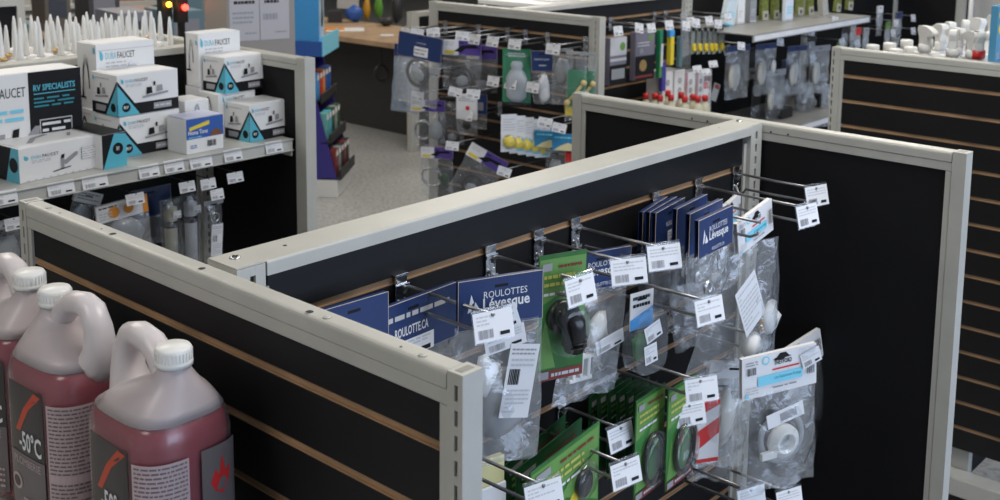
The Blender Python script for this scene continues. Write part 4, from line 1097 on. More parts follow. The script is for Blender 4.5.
# blue cartons with yellow wave
for i in range(2):
    t = thing('blue_carton', ['blue card pack with pale yellow wave, left of the pair', 'blue card pack with pale yellow wave, right of the pair'][i], 'package', kat(548 + i * 18, 131 + i * 3, 3.22), D(-62))
    g = M(); g.box(-.05, .05, -.008, .008, -.062, .0, mat('sea_blue_card', (.03, .22, .42), .4)); o = g.build('carton', t, bevel=.001)
    g = M(); Print(g, (-.05, -.008, -.062), (1, 0, 0), (0, 0, 1), .1, .062).poly([(.05, .02), (.98, .02), (.98, .35), (.6, .5), (.3, .3)], mat('sand_print', (.72, .66, .38), .5)).lines(.1, .7, .9, .9, 1, LBLUE, 3); g.build('print', o)
pack('parts_pack', 'clear grey pack below the blue cartons', 'package', kat(556, 153, 3.25), D(-64), .08, .01, .09, GPLAST, None, tail, 91)
pack('parts_pack', 'small pack with red end beside the right panel post', 'package', kat(571, 152, 3.25), D(-64), .04, .05, .06, RED, None, None, 92)
for i, (px, py, x) in enumerate(((417, 33, 3.10), (433, 32.5, 3.12), (462, 36, 3.08), (417, 96, 3.10), (455, 92, 3.10), (473, 94, 3.10), (545, 122.5, 3.16), (559, 128, 3.16), (452, 146, 3.1), (504, 172, 3.1))):
    flag(['white tag above the navy header, left', 'white tag above the navy header, right', 'grey tag on the first purple header', 'white tag over the second row purple header', 'white tag with clip left of the red dotted pack', 'white tag over the red dotted pack', 'white tag over the blue carton, left', 'white tag over the blue carton, right', 'white tag over the lowest purple header', 'white tag low on the tilted purple header'][i],
         kat(px, py, x), .052, .034, D(-60), .2, 100 + i, group='price tags on the cable panel', name='price_tag', roll=D([3, -6, 2, 5, 12, 4, 8, 10, 4, 16][i]), arm=(KX - x, 0, 0))

# ------------------------------------------------------------------ middle gondola: first bay of the spine
SYK = 2.985
def sat(px, py, y=2.80): return P(px, py, 'y', y)
for i, (px, py) in enumerate(((610, 23), (654, 18), (665, 16), (688, 15))):
    p = sat(px, py, SYK); simple_hook(['hook above the grey and lime carton', 'hook left of the green brush behind the panel', 'hook above the blue and yellow brush', 'hook above the yellow wheel packs'][i], (p.x, SYK, S1), [.22, .20, .24, .22][i], 0, 'hooks of the rear bay', 110 + i)
for i, (px, py) in enumerate(((619, 31), (640, 28), (670, 25), (687, 26), (697, 23), (719, 24), (728, 50))):
    flag(['white tag over the grey and lime carton', 'tilted white tag over the dark lime dotted carton', 'white tag over the yellow brush', 'white tag left over the yellow wheel packs', 'white tag right over the yellow wheel packs', 'white tag beside the shelf end', 'white tag below the shelf corner'][i], sat(px, py, 2.75), .052, .040, D(-6), .2, 120 + i, group='price tags of the rear bay', name='price_tag', roll=D([0, 12, 0, 8, 8, 8, -10][i]), arm=(0, .235, 0))
def lime1(p): p.rect(0, .62, 1, 1, LGREY); p.disc(.75, .80, .09, LGREEN); p.rect(0, .50, 1, .56, LGREY); p.rect(0, 0, 1, .42, INK); p.rect(.1, .12, .9, .34, GPLAST)
def lime2(p): p.disc(.78, .86, .07, LGREEN); p.lines(.1, .68, .7, .8, 2, LGREY, 3); p.disc(.3, .6, .06, GREYINK); p.rect(0, 0, 1, .5, INK); p.disc(.4, .3, .12, BRASS); p.rect(.0, .05, .9, .1, DRED)
VIO = mat('grey_violet_card', (.20, .19, .24), .4)
for i, (px, py, w_, h_, pf) in enumerate(((616, 37, .105, .20, lime1), (643, 31, .13, .21, lime2))):
    p = sat(px, py, 2.84)
    t = thing('display_carton', ['grey carton with lime dot hanging next to the panel post', 'dark violet carton with lime dot and orange print'][i], 'box', p, D(-4))
    g = M(); g.box(-w_ / 2, w_ / 2, -.015, .015, -h_, 0, VIO); o = g.build('carton', t, bevel=.001)
    g = M(); pf(Print(g, (-w_ / 2, -.015, -h_), (1, 0, 0), (0, 0, 1), w_, h_)); g.build('print', o)
t = thing('cleaning_brush', 'green handled brush pack hanging behind the panel', 'brush', sat(660, 30, 2.82), 0); g = M(); g.box(-.012, .012, -.01, .01, -.21, 0, EMER); g.box(-.012, .0, -.012, -.01, -.21, -.10, LGREEN); g.build('handle', t, bevel=.003); M().box(-.004, .010, -.013, -.011, -.16, -.06, PAPER).build('label', t)
t = thing('cleaning_brush', 'yellow brush pack with blue top behind the panel', 'brush', sat(671, 30, 2.80), 0); g = M(); g.box(-.018, .018, -.01, .01, -.03, 0, SKY); g.box(-.013, .013, -.012, .012, -.155, -.03, YEL); g.build('handle', t, bevel=.003)
t = thing('cleaning_brush', 'violet brush pack low behind the panel', 'brush', sat(663, 62, 2.82), 0); g = M(); g.box(-.016, .016, -.01, .01, -.13, 0, mat('violet_plastic', (.06, .05, .32), .4)); g.build('handle', t, bevel=.006)
t = thing('cleaning_brush', 'grey teal pack beside the yellow brush', 'brush', sat(680, 36, 2.84), 0); g = M(); g.box(-.014, .014, -.01, .01, -.14, 0, mat('grey_teal', (.14, .25, .27), .4)); g.build('handle', t, bevel=.004)
t = thing('clear_divider', 'tilted clear plastic sheet beside the yellow wheel packs', 'panel', sat(684, 12, 2.78), 0, ry=D(-8)); M().box(-.03, .03, -.001, .001, -.2, 0, FILM2).build('sheet', t)
for i in range(6):
    px, py = [693, 699, 705, 710.5, 715, 721][i], [31, 31, 31, 31, 31, 30][i]
    t = thing('wheel_pack', 'yellow wheel pack, %s from the left' % ordn[i], 'blister card', sat(px, py, 2.80 - i * .008), D(6), 'yellow wheel packs of the rear bay')
    g = M(); g.box(-.016, .016, -.001, .001, -.105, .012, mat('grey_green_card', (.38, .42, .38), .4)); g.build('backing_card', t)
    M().lathe([(.016, 0), (.016, .012), (.008, .014), (.008, .004)], YEL, 16, Matrix.Translation((.0, -.002, -.075)) @ Matrix.Rotation(PI / 2, 4, 'X') @ Matrix.Diagonal((.8, 1.2, 1, 1))).build('yellow_wheel', t)
    M().box(-.014, .014, -.012, -.001, -.055, .0, BLIST).build('blister', t)
    M().box(-.012, .012, -.006, .004, .0, .016, INK).build('clip', t)
# middle shelf of that bay
tb = thing('gondola_shelf', 'grey shelf of the rear bay under the red capped bottles', 'shelf', (4.03, 2.78, .80))
g = M(); g.box(-.59, .59, -.21, .20, -.004, -.0005, SHELF); g.box(-.59, .59, -.213, -.209, -.035, 0, SHELF); g.build('shelf_board', tb)
SB = .80
for i, (px, py, pw_) in enumerate(((668, 72, .075), (680, 70, .075), (691, 72, .07), (701, 72, .06), (709, 70, .05))):
    p = sat(px, py, 2.83)
    t = thing('speaker_carton', ['white carton with grey circles, far left of the row', 'white carton with two dark circles beside it', 'pink edged white carton in the middle of the row', 'pink striped white carton, fourth in the row', 'white carton end of the row with red mark'][i], 'box', (p.x, 2.83, SB), D(-3))
    h_ = p.z - SB
    g = M(); g.box(-pw_ / 2, pw_ / 2, 0, .09, 0, h_, WHITE); o = g.build('carton', t, bevel=.001)
    g = M(); q = Print(g, (-pw_ / 2, 0, 0), (1, 0, 0), (0, 0, 1), pw_, h_)
    for yy in (.45, .62, .8): q.disc(.5, yy, .055, GREYINK); q.disc(.5, yy, .03, LGREY)
    if i > 1: q.rect(.0, .0, .12, 1, mat('pink_print', (.62, .16, .28), .5)); q.lines(.2, .1, .9, .4, 4, LGREY, i)
    g.build('print', o)
for i, (px, py) in enumerate(((698, 69), (707, 72), (714, 64))):
    flag(['white card on top of the circle cartons, left', 'white card on top of the circle cartons, right', 'white card above the red marked sign'][i], sat(px, py, 2.70), .055, .03, D(-10), .3, 130 + i, group='price tags on the circle cartons', name='price_tag')
t = thing('sale_sign', 'red and white sale card standing beside the cartons', 'sign', sat(706, 88, 2.72), D(-6)); M().box(-.02, .02, 0, .002, -.04, .03, PAPER).build('card', t); g = M(); Print(g, (-.02, 0, -.04), (1, 0, 0), (0, 0, 1), .04, .07).rect(.1, .55, .9, .95, RED).lines(.15, .6, .85, .9, 2, PAPER, 3); g.build('print', t)
t = thing('sale_sign', 'grey leaning card with dark red print near the shelf corner', 'sign', sat(716, 90, 2.70), D(-6), ry=D(22)); M().box(-.022, .022, 0, .002, -.05, .03, GPLAST).build('card', t); g = M(); Print(g, (-.022, 0, -.05), (1, 0, 0), (0, 0, 1), .044, .08).rect(.1, .7, .9, .95, DRED); g.build('print', t)
# risers under the jar and the crumpled bag
t = thing('riser_tray', 'low grey tray under the red lidded jar', 'tray', (sat(624, 100, 2.70).x, 2.72, SB)); M().box(-.10, .10, -.06, .07, 0, .034, GPLAST).build('tray_body', t, bevel=.003)
# red capped bottles
def make_bottle():
    t = thing('red_cap_bottle', 'b', 'bottle', group='red capped bottles on the rear bay shelf')
    M().lathe([(.022, 0), (.024, .005), (.024, .10), (.018, .125), (.010, .135), (.010, .14)], mat('cream_bottle', (.62, .60, .45), .35), 14).build('bottle_body', t)
    M().lathe([(.0135, .138), (.0135, .158), (.011, .163), (0, .163)], RED, 14).build('red_cap', t)
    return t
bp_ = make_bottle()
for i, (px, py) in enumerate(((646, 95), (655, 95), (660, 97), (668, 92), (671, 96.5), (681, 94), (685, 98), (693, 96), (698, 98), (705, 97))):
    o = bp_ if i == 0 else copy_tree(bp_)
    p = P(px, py, 'z', SB + .155); o.location = (p.x, p.y, SB)
    o['label'] = 'red capped bottle, %s from the left behind the black end panel' % ordn[i]
t = thing('red_jar', 'red lidded jar at the left end of the rear bay shelf', 'jar', (sat(614, 96, 2.72).x, 2.72, SB + .035)); M().lathe([(.03, 0), (.032, .005), (.032, .09)], WHITE, 16).build('jar_body', t); M().lathe([(.034, .09), (.034, .12), (.03, .124), (0, .124)], RED, 16).build('lid', t)
t = thing('crumpled_bag', 'crumpled clear and white bag beside the red lidded jar', 'bag', (sat(634, 100, 2.70).x, 2.70, SB + .04), D(20)); blob(t, 'crumpled_sheet', PAPER, (0, 0, .05), (.035, .03, .035), 3, .9); pouch(t, .08, .12, 0, .06, 95, FILM, amp=.012)

# ------------------------------------------------------------------ middle gondola: second bay with upper shelf
t = thing('gondola_shelf', 'upper shelf with price strip, upper right, carrying boxes and books', 'shelf', (5.12, 2.77, 1.210))
g = M(); g.box(-.60, .60, -.20, .21, -.004, -.0005, KSHELF); g.box(-.60, .60, -.204, -.200, -.034, 0, KSHELF); g.build('shelf_board', t)
g = M(); g.box(-.59, .58, -.2055, -.2045, -.030, -.006, PAPER)
for k in range(9): g.box(-.57 + k * .13, -.50 + k * .13, -.2065, -.2055, -.026, -.010, WHITE)
g.build('price_strip', t)
t = thing('gondola_shelf', 'lower shelf with price strip at centre right, holding black packs', 'shelf', (5.24, 2.77, .735))
g = M(); g.box(-.60, .60, -.20, .21, -.004, -.0005, KSHELF); g.box(-.60, .60, -.204, -.200, -.034, 0, KSHELF); g.build('shelf_board', t)
M().box(-.59, .58, -.2055, -.2045, -.030, -.006, PAPER).build('price_strip', t)
def zat(px, py, z=1.211): return P(px, py, 'z', z)
for i, (px, py, w_, h_, d_, m_, rz, lab) in enumerate((
        (729, 26, .075, .16, .03, mat('pale_blue_white', (.62, .72, .78), .4), 14, 'white and teal leaning box at the left end of the upper shelf'),
        (741, 24, .055, .15, .05, WHITE, 10, 'white book beside the white and teal box'),
        (753, 22, .05, .15, .05, GPLAST, 0, 'grey box behind the white book'),
        (789, 21, .065, .17, .02, mat('pale_sheet', (.72, .80, .90), .4), -4, 'tall white sheet box in the middle of the upper shelf'),
        (826, 15, .05, .14, .03, mat('cream_card', (.5, .48, .42), .5), -12, 'cream leaning pack on the upper shelf'))):
    p = zat(px, py)
    t = thing('shelf_box', lab, 'box', p, D(-6), ry=D(rz if i in (0, 4) else 0)); M().box(-w_ / 2, w_ / 2, 0, d_, 0, h_, m_).build('carton', t, bevel=.001)
    g = M(); q = Print(g, (-w_ / 2, 0, 0), (1, 0, 0), (0, 0, 1), w_, h_); q.rect(0, 0, 1, .06, TEAL if i == 0 else LGREY); q.lines(.15, .2, .85, .45, 3, LBLUE if i in (0, 3) else LGREY, i); g.build('print', t)
OLV = mat('olive_pack', (.16, .19, .04), .5, var=.4, vscale=40)
for i, px in enumerate((765, 776, 787, 800, 811, 838, 850)):
    p = zat(px, [21, 20, 19, 17, 16, 13, 11][i] - 1); t = thing('olive_pack', 'olive green pack, %s from the left on the upper shelf' % ordn[i], 'package', p, D(-6 + 3 * (i % 3)), 'olive packs on the upper shelf', ry=D([0, 0, 0, 4, -4, 10, 6][i]))
    M().box(-.028, .028, 0, .02, 0, .20, OLV).build('pack_body', t, bevel=.003); M().box(-.020, .020, -.004, 0, .0, .045, mat('cream_card', (.5, .48, .42), .5)).build('label_tab', t); M().box(-.008, .008, -.0045, -.004, .014, .032, BLACKR).build('print', t)
# bags hung under the upper shelf
DISC = mat('off_white_disc', (.62, .61, .55), .5)
def discs(n, m=DISC): return lambda t: [M().lathe([(.056, 0), (.056, .010), (.046, .013), (0, .013)], m, 20, Matrix.Translation((-.035 + .020 * k, .008 * k, -.13)) @ Matrix.Rotation(PI / 2, 4, 'X') @ Matrix.Rotation(D(28), 4, 'Y')).build('disc', t) for k in range(n)]
for i, (px, py, w_, n_, m_, lab) in enumerate(((738, 48, .14, 3, NAVY, 'bag of pale discs with navy header under the shelf corner'), (766, 46, .13, 2, NAVY, 'bag with white oval part below the upper shelf'),
                                        (776, 72, .12, 1, GPLAST, 'lower pale bag catching light under the upper shelf'), (797, 48, .13, 3, NAVY, 'bag of stacked pale rings right of the oval part'), (820, 48, .14, 2, GPLAST, 'bright crinkled bag beside the right gondola post'), (826, 82, .12, 0, BLACKR, 'dark crinkled bag low beside the right gondola post'))):
    bagged('parts_bag', lab, 'bag', sat(px, py, 2.72), w_ * 1.12, .028, .25, d=.05, yaw=D(-12), m=m_, seed=140 + i, content=discs(n_) if n_ else tail, film=FILM2 if i > 3 else FILM, amp=.014)
t = thing('oval_part', 'white oval plate catching light in the discs bay', 'part', sat(773, 66, 2.66), D(-10)); M().lathe([(.020, 0), (.020, .006), (0, .008)], WPLAST, 20, Matrix.Rotation(PI / 2, 4, 'X') @ Matrix.Diagonal((.8, 1.5, 1, 1))).build('plate', t)
for i, (px, py) in enumerate(((742, 46), (781, 42), (836, 20), (812, 32))):
    flag(['grey tag under the upper shelf, left', 'grey tag under the upper shelf, centre', 'small tag on the upper shelf end', 'white tag under the upper shelf, right'][i], sat(px, py, 2.60), .05, .035, D(-8), .2, 150 + i, group='price tags under the upper shelf', name='price_tag', roll=D(8), arm=(0, .385, 0))
for i, (px, py, w_, d_, h_, lab) in enumerate(((735, 104, .22, .14, .09, 'black glossy box at the left of the lower shelf'), (787, 118, .11, .08, .05, 'small black box on the lower shelf'), (765, 97, .12, .10, .05, 'flat black pack behind the small black box'), (823, 106, .12, .10, .07, 'dark wrapped pack at the right of the lower shelf'))):
    p = zat(px, py, .736); t = thing('black_box', lab, 'box', p, D(-8 + 6 * i)); M().box(-w_ / 2, w_ / 2, 0, d_, 0, h_, BLACKP).build('carton', t, bevel=.004); pouch(t, w_ * 1.05, h_ + .01, 0, d_ * .2, 160 + i, FILM, y0=-.01) if i in (0, 3) else None
for i, (px, py, m_, w_) in enumerate(((732, 60, BLACKR, .09), (752, 50, BLACKR, .10), (786, 62, NAVY, .08), (808, 66, BLACKR, .10), (800, 86, GPLAST, .09), (756, 88, BLACKR, .12))):
    bagged('dark_pack', ['black pack left under the upper shelf', 'black pack beside the pale discs', 'navy pack between the disc bags', 'black pack before the crinkled bag', 'grey clear pack low over the small black box', 'black wide pack over the flat black box'][i], 'package', sat(px, py, 2.80), w_, .10, .16, d=.03, yaw=D(-14 + 5 * i), m=m_, seed=240 + i, film=FILM, amp=.012)
for i, (px, py) in enumerate(((779, 96), (805, 98), (829, 90))):
    p = zat(px, py, .80); t = thing('crumpled_film', ['bright crumpled film cone on the lower shelf', 'crinkled clear film beside the small black box', 'crinkled film at the right gondola post'][i], 'wrapping', (p.x, min(p.y, 2.9), .736), D(20 * i)); pouch(t, .12, .15, 0, .10, 250 + i, FILM2, amp=.03, taper=.3, wob=.02)
# third bay: narrow packs
for i, (px, py, m_, w_) in enumerate(((845, 28, BLACKR, .05), (853, 26, GPLAST, .04), (858, 30, RED, .05), (866, 30, GPLAST, .05), (880, 8, PAPER, .05), (888, 24, LGREEN, .04), (899, 14, NAVY, .06), (896, 40, GPLAST, .05), (840, 44, LGREEN, .05), (812, 36, BLACKR, .06))):
    bagged('parts_pack', ['black pack under the right end of the upper shelf', 'grey pack under the right end of the upper shelf', 'pack with red header below the upper shelf end', 'grey clear pack right of the red headed one', 'long white pack left of the black third bay', 'pale green pack hanging over the bottle tops', 'blue pack at the top in the third bay', 'grey pack low in the third bay', 'green pack just above the right gondola post', 'small black pack right of the crinkled bags'][i],
           'package', sat(px, py, 2.74), w_, .04, .17, d=.02, yaw=D(-10), m=m_, seed=170 + i, content=tail, amp=.008)
for i, (px, py) in enumerate(((897, 23), (894, 33), (914, 18), (914, 31), (858, 44), (843, 42))):
    flag(['white tag in the third bay beside the blue pack', 'blue grey tag in the third bay', 'upper tag on the black panel at the top right', 'lower tag on the black panel at the top right', 'tilted white tag above the right gondola rail', 'white tag left above the right gondola rail'][i], sat(px, py, 2.66), .045, .04, D(-8), .2, 180 + i, group='price tags of the third bay', name='price_tag', roll=D([4, 6, 4, 4, -12, -14][i]), arm=(0, .325, 0))

# ------------------------------------------------------------------ bottles behind the right gondola panel
t = thing('gondola_shelf', 'shelf behind the right gondola panel under the white capped bottles', 'shelf', (3.9, .80, 1.125)); M().box(-.62, .6, -.16, .78, -.006, -.001, SHELF).build('shelf_board', t)
BZ = 1.125
def make_cap_bottle():
    t = thing('white_cap_bottle', 'b', 'bottle', group='white capped bottles behind the right gondola panel')
    M().lathe([(.034, 0), (.036, .005), (.036, .16), (.026, .19), (.016, .205), (.016, .21)], WPLAST, 18).build('bottle_body', t)
    M().lathe([(.0205, .208), (.0205, .232), (.018, .235), (0, .235)], WPLAST, 18).build('cap', t)
    return t
def make_spray(red):
    t = thing('spray_bottle', 's', 'bottle', group='trigger sprayers behind the right gondola panel')
    M().lathe([(.036, 0), (.038, .005), (.038, .17), (.03, .205), (.015, .235), (.014, .245)], WPLAST, 18).build('bottle_body', t)
    M().lathe([(.0185, .240), (.0185, .262), (.014, .264)], RED if red else WPLAST, 16).build('collar', t)
    g = M(); g.prism([(.016, .262), (.018, .286), (.028, .306), (.022, .318), (-.018, .318), (-.048, .306), (-.048, .292), (-.022, .288), (-.012, .262)], -.010, .010, WPLAST, 'y'); g.build('sprayer_head', t, bevel=.004)
    M().tube([(-.024, 0, .292), (-.034, 0, .278), (-.036, 0, .254)], [.006, .005, .004], WPLAST, 8).build('trigger', t)
    M().lathe([(.006, 0), (.006, .008)], WPLAST, 10, Matrix.Translation((-.048, 0, .299)) @ Matrix.Rotation(-PI / 2, 4, 'Y')).build('nozzle', t)
    return t
cb = make_cap_bottle()
for i, (px, py) in enumerate(((873, 45), (890, 43), (896, 49), (907, 40), (911, 47), (926, 43), (921, 52), (936, 48), (949, 46), (945, 55), (959, 52), (974, 49), (971, 57), (987, 54), (980, 58), (962, 56), (933, 52))):
    o = cb if i == 0 else copy_tree(cb); p = P(px, py, 'z', BZ + .234); o.location = (max(p.x, 3.325), p.y, BZ)
    o['label'] = 'white capped bottle, %s of those rising over the right gondola rail' % (ordn + ['fourteenth', 'fifteenth', 'sixteenth', 'seventeenth'])[i]
sw, sr = make_spray(False), make_spray(True); u1 = u2 = False
for i, (px, py, rd, a) in enumerate(((926, 28, 0, 20), (942, 26, 0, 190), (951, 24, 0, 180), (958, 30, 0, 200), (966, 22, 0, 170), (968, 36, 1, 190), (979, 20, 0, 200), (980, 33, 1, 180), (990, 39, 1, 190), (993, 17, 0, 175), (948, 33, 0, 160), (962, 36, 0, 190), (998, 26, 0, 185))):
    if rd: o = sr if not u2 else copy_tree(sr); u2 = True
    else: o = sw if not u1 else copy_tree(sw); u1 = True
    p = P(px, py, 'z', BZ + .312); o.location = (max(p.x, 3.34), p.y, BZ); o.rotation_euler = (0, 0, D(a + 35))
    o['label'] = '%s trigger spray bottle, %s of the sprayers from the left' % ('red collared' if rd else 'all white', ordn[i])
t = thing('blue_box', 'blue box with yellow circles at the right frame edge', 'box', P(995, 60, 'y', 1.10), D(0)); g = M(); g.box(0, .10, 0, .02, -.02, .15, mat('muted_blue_card', (.08, .28, .45), .4)); g.build('carton', t, bevel=.001); g = M(); Print(g, (0, 0, -.02), (1, 0, 0), (0, 0, 1), .1, .17).disc(.25, .62, .09, YEL).disc(.2, .86, .08, YEL).text(.06, .12, .12, 'NSON', PAPER, w=.2); g.build('print', t)

# ------------------------------------------------------------------ far background
# purple display stand with trays; its own corner nearest the camera is the origin
c = P(338, 198, 'z', 0)
SR = Matrix.Translation(c) @ Matrix.Rotation(D(38), 4, 'Z')
t = thing('display_stand', 'purple cardboard display stand in the aisle with white base', 'display', c, D(38))
g = M(); g.box(0, .42, 0, .40, 0, .11, WHITE); g.build('base', t, bevel=.003)
VB = mat('violet_blue_card', (.045, .035, .26), .4)
g = M(); sidep = [(.005, .11), (.395, .11), (.395, .86), (.19, .86)]
g.prism(sidep, 0, .012, VB, 'x'); g.prism(sidep, .408, .42, VB, 'x'); g.box(0, .42, .38, .395, .11, .86, VB); g.build('body', t)
TR = [(.12, .01), (.34, .065), (.58, .12)]
for z, y in TR:
    g = M(); g.box(.013, .407, y, .378, z, z + .008, BLACKR); g.box(.0, .42, y - .03, y - .02, z - .01, z + .05, BLACKR); g.box(.0, .42, y - .03, .1, z - .01, z, BLACKR); g.build('tray', t)
CC = [RED, ORG, BLUE, TEAL, LGREEN, mat('aqua_card', (.15, .45, .45), .5), GPLAST, WHITE]
for k, (z, y) in enumerate(TR):
    for j in range(5):
        g = M(); g.box(-.032, .032, 0, .05, 0, .16, [[DRED, GPLAST, BLACKR, DRED, BLACKR], [CC[5], TEAL, MGREEN, GPLAST, MGREEN], [SKY, RED, ORG, BLUE, BLUE]][k][j]); o = g.build('boxed_kit')
        M().box(-.026, .026, -.001, 0, .12, .15, WHITE).build('print', o)
        o.matrix_world = SR @ Matrix.Translation((.05 + j * .078, y + .002, z + .01))
        tag(o, 'coloured retail box, %s in the %s tray of the display stand' % (ordn[j], ['lowest', 'middle', 'upper'][k]), 'box', 'boxes in the display stand')
t = thing('counter_display', 'bright blue display tray with white packs topping the stand', 'display', SR @ Vector((-.02, .08, .861)), D(38))
g = M(); g.box(0, .44, 0, .34, 0, .07, SKY); g.box(-.004, 0, 0, .34, .0, .09, BLUE); g.box(0, .44, -.006, 0, .0, .12, LBLUE); g.build('tray', t)
M().box(.01, .02, .02, .32, .09, .62, SKY).build('side_card', t)
for k in range(3):
    M().box(.04 + k * .13, .15 + k * .13, .08, .18, .07, .42, mat('ice_card', (.50, .62, .70), .4)).build('pack', t)
    M().lathe([(.016, 0), (.028, .05), (.014, .12), (.02, .17)], BLACKR, 12, Matrix.Translation((.095 + k * .13, .079, .14)) @ Matrix.Diagonal((1, .15, 1, 1))).build('tool_print', t)
p = P(262, 48, 'y', 3.45)
t = thing('notice_box', 'beige cabinet with two white notices taped on, behind the faucet boxes', 'cabinet', (p.x, p.y, p.z - .9), D(-16)); M().box(-.13, .13, 0, .25, 0, 1.12, mat('beige_cabinet', (.32, .29, .26), .5)).build('cabinet_body', t, bevel=.002)
for k in (0, 1):
    g = M(); q = Print(g, (-.12 + k * .115, -.001, .93), (1, 0, 0), (0, 0, 1), .112, .17); q.rect(0, 0, 1, 1, mat('notice_paper', (.50, .48, .50), .5)); q.lines(.15, .75, .85, .9, 1, INK, k); q.lines(.1, .35, .8, .65, 3 if k == 0 else 1, GREYINK, k); q.lines(.5, .12, .9, .2, 1, GREYINK, k); g.build('notice', t)
# wooden counter
p0 = P(365, 125, 'z', 0); 
t = thing('counter', 'wood edged service counter with dark front, beyond the aisle', 'counter', (5.60, 5.9, 0))
g = M(); g.box(-.03, .75, 0, 3.0, .71, .75, WOOD); g.build('worktop', t, bevel=.004)
g = M(); g.box(.28, .32, .05, 2.95, 0, .71, mat('counter_front', (.045, .042, .04), .6)); g.build('front_panel', t)
g = M(); g.box(.0, .70, .03, .06, 0, .71, BLACKR); g.build('end_panel', t)
def cp(px, py, z=.75): return P(px, py, 'z', z)
blobm = [mat('dark_clutter', (.03, .03, .035), .5), mat('green_toy', (.12, .35, .04), .5), mat('orange_toy', (.6, .30, .02), .5), BLUE, mat('light_clutter', (.55, .52, .5), .5), BLACKR]
def clutter(lab, px, py, w_, h_, m_, cat='item', name='desk_item', z=.75, d_=.12, round_=True):
    p = P(px, py, 'z', z); t = thing(name, lab, cat, p, D(-40))
    if round_: blob(t, 'body', m_, (0, 0, h_ / 2), (w_ / 2, d_ / 2, h_ / 2), px, .35)
    else: M().box(-w_ / 2, w_ / 2, -d_ / 2, d_ / 2, 0, h_, m_).build('body', t, bevel=.004)
    return t
clutter('white paper sheets lying on the wooden counter', 345, 30, .30, .006, WHITE, 'paper', 'paper_sheets', d_=.22, round_=False)
clutter('blue bag standing on the counter', 354, 22, .16, .14, BLUE, 'bag', 'blue_bag')
clutter('orange and yellow container on the counter', 367, 20, .06, .20, blobm[2], 'container', 'container')
clutter('green bottle pack on the counter', 379, 20, .07, .22, blobm[1], 'container', 'container')
clutter('black telephone shaped bundle on the counter', 386, 26, .12, .08, blobm[0], 'bundle', 'cable_bundle')
clutter('black office equipment behind the navy headed bag', 397, 24, .10, .26, blobm[0], 'equipment', 'equipment')
clutter('dark crate at the back of the counter', 335, 22, .12, .10, blobm[0], 'crate', 'crate', round_=False)
clutter('small white note on the counter edge', 387, 36, .10, .01, WHITE, 'paper', 'paper_note', d_=.06, round_=False)
clutter('orange papers beside the blue tray', 334, 30, .16, .02, ORG, 'paper', 'paper_pile', round_=False)
clutter('pale box at the back of the counter', 348, 8, .20, .18, blobm[4], 'box', 'storage_box', round_=False)
t = thing('floor_mat', 'small rainbow coloured pad on the floor under the counter', 'mat', P(352, 113, 'z', 0), D(30))
for k, m_ in enumerate((RED, ORG, YEL, LGREEN)): M().box(-.16 + k * .08, -.09 + k * .08, -.06, .06, 0, .03, m_).build('pad', t)
t = thing('cable_coil', 'coiled black cable hanging under the counter top', 'cable', (5.62, P(381, 66, 'x', 5.62).y, .71)); coil(t, 'coil', BLACKR, (0, 0, -.20), .06, .008, 2.0, 2); M().tube([(0, 0, 0), (0, 0, -.14)], .006, BLACKR, 6).build('strand', t)
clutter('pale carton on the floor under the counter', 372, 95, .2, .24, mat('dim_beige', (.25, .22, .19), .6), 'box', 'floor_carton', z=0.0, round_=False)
# back partition and shelving blocks far away
def far_gondola(lab, x, y, rz, L, h=1.37, d=.5, m=None):
    t = thing('gondola_shelving', lab, 'shelving', (x, y, 0), rz)
    g = M(); g.box(0, L, -.02, .02, .08, h, SLAT2); g.box(0, L, -.03, .03, h, h + .03, FRAME); g.box(-.03, 0, -.03, .03, 0, h + .03, FRAME); g.box(L, L + .03, -.03, .03, 0, h + .03, FRAME); g.build('frame', t)
    for k in range(3): M().box(.01, L - .01, -d, -.02, .15 + k * .42, .17 + k * .42, SHELF).build('shelf_board', t)
    M().box(.0, L, -d, .0, 0, .08, GPLAST).build('base', t)
    return t
far_gondola('light framed gondola end at the top left frame edge', .86, 4.50, D(-3), 1.2)
far_gondola('far gondola along the back of the shop, left part', 5.2, 11.5, D(-20), 2.4)
far_gondola('far gondola in the back right behind the counter', 9.2, 8.6, D(-50), 2.4)
far_gondola('far gondola at top centre right', 9.8, 5.6, D(-70), 2.4)
rr = random.Random(12)
fc = [((.26, .24, .22), 'taupe'), ((.06, .06, .065), 'black'), ((.42, .40, .37), 'beige'), ((.14, .12, .10), 'dark brown'), ((.05, .06, .08), 'slate'), ((.24, .24, .28), 'grey'), ((.28, .15, .10), 'rusty'), ((.12, .20, .24), 'dull teal')]
def stock(gx, gy, rz, L, h, where, d=.3):
    T_ = Matrix.Translation((gx, gy, 0)) @ Matrix.Rotation(rz, 4, 'Z')
    n = int(L / .27)
    for k in range(n):
        c_, nm = fc[rr.randrange(8)]
        w_ = rr.uniform(.14, .22); hh = rr.uniform(.08, .30)
        o = M().box(-w_ / 2, w_ / 2, -d / 2, d / 2, 0, hh, mat('stock_' + nm, c_, .5)).build('stock_box')
        M().box(-w_ * .35, w_ * .35, -d / 2 - .002, -d / 2, hh * .3, hh * .8, mat('stock_' + fc[(k + 2) % 8][1], fc[(k + 2) % 8][0], .5)).build('label', o)
        o.matrix_world = T_ @ Matrix.Translation((.14 + k * .27, 0, h))
        tag(o, '%s blurred box, %s from the left %s' % (nm, ordn[k], where), 'box', 'far background stock')
def far_table(lab, x, y, rz, L, h, where, m=None):
    t = thing('stock_table', lab, 'table', (x, y, 0), rz)
    M().box(0, L, -.25, .25, h - .03, h, m or SHELF).build('table_top', t)
    for a in (.02, L - .06):
        for b in (-.23, .19): M().box(a, a + .04, b, b + .04, 0, h - .03, GPLAST).build('leg', t)
    stock(x, y, rz, L, h, where)
far_table('grey table behind the sealant nozzles at the top left', 2.35, 5.4, D(-8), 1.25, 1.0, 'on the table behind the nozzles')
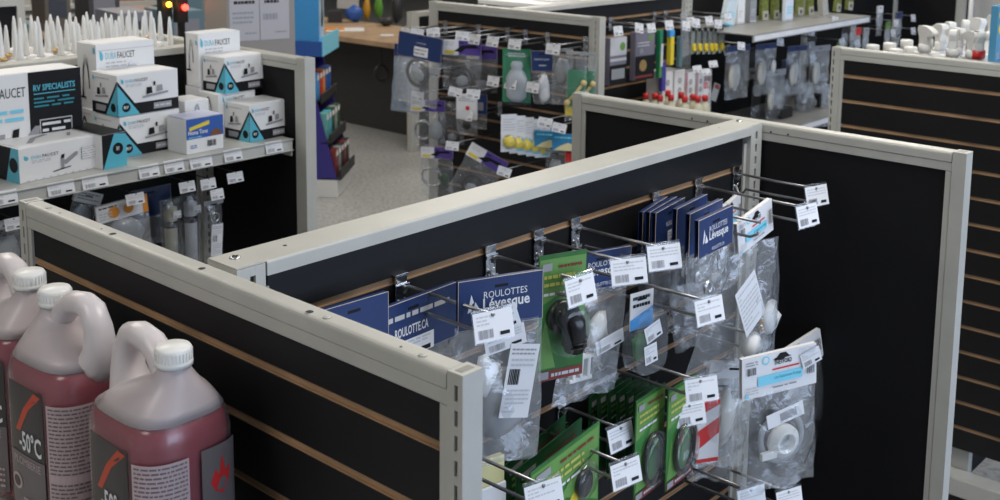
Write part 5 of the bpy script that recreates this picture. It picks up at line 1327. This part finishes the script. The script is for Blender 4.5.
far_table('beige table further back at the top left', 2.6, 6.7, D(-12), 1.9, 1.0, 'on the farther top left table', WOOD)
far_table('dark table in the far back, top left', 3.4, 8.3, D(-15), 2.0, 1.0, 'on the farthest top left table')
far_table('long table behind the wooden counter', 6.6, 9.6, D(-45), 2.7, 1.0, 'on the table behind the counter')
def lamp(lab, px, py, dist, colr, st, r=.03):
    p = CAM + ray(px, py).normalized() * dist
    t = thing('indicator_lamp', lab, 'lamp', p); blob(t, 'lens', mat('lamp_' + lab.split()[0], colr, .3, emis=colr, estr=st), (0, 0, 0), (r, r, r), 1, 0); M().box(-.022, .022, .014, .05, -.06, .03, BLACKR).build('housing', t); M().box(-.01, .01, .02, .04, -p.z + .001, -.06, BLACKR).build('stand', t)
lamp('amber glowing lamp at the top left', 169, 4.5, 4.6, (1, .45, .03), 6, .011)
lamp('red glowing lamp at the top left', 185, 7.5, 4.6, (1, .05, .03), 6, .013)
# white sheet goods lying behind the middle gondola
t = thing('white_table', 'bright white counter surface beyond the middle gondola rail', 'table', (6.1, 4.35, 0)); M().box(-1.1, 1.3, -.35, .35, 1.17, 1.20, WHITE).build('table_top', t, bevel=.004)
for sx in (-1.05, 1.2):
    for sy in (-.33, .28): M().box(sx, sx + .05, sy, sy + .05, 0, 1.17, SHELF).build('leg', t)
for k in range(5):
    t2_ = thing('paper_sheets', ['white catalogue at the left of the white counter', 'white catalogue in the middle of the white counter', 'dark framed picture card on the white counter', 'thin stack of leaflets on the white counter', 'pale blue folder on the white counter'][k], 'paper', (5.25 + k * .36, 4.30, 1.201), D(rr.uniform(-20, 20)))
    M().box(-.12, .12, -.09, .09, 0, .012, BLACKR if k == 2 else PAPER).build('sheet', t2_)
# pale wall panel and broom handles at the far right
t = thing('wall_board', 'pale grey board leaning at the far right behind the sprayers', 'board', (7.8, 1.2, 0), D(0)); M().box(0, .05, -.6, 1.62, 0, 1.9, mat('pale_board', (.50, .49, .47), .6)).build('board', t)
for k, (px, m_) in enumerate(((962, WHITE), (971, BLACKR))):
    p = P(px, 10, 'x', 7.72); t = thing('broom', ['thin white broom handle against the pale board', 'black gripped broom handle against the pale board'][k], 'broom', (7.72, p.y, 0)); M().lathe([(.014, 0.1), (.014, 1.6)], WHITE, 10).build('handle', t); M().lathe([(.02, 1.27 if k else 1.5), (.02, 1.65)], m_, 10).build('grip', t); M().box(-.04, .04, -.022, .022, 0, .1, BLACKR).build('brush_head', t)
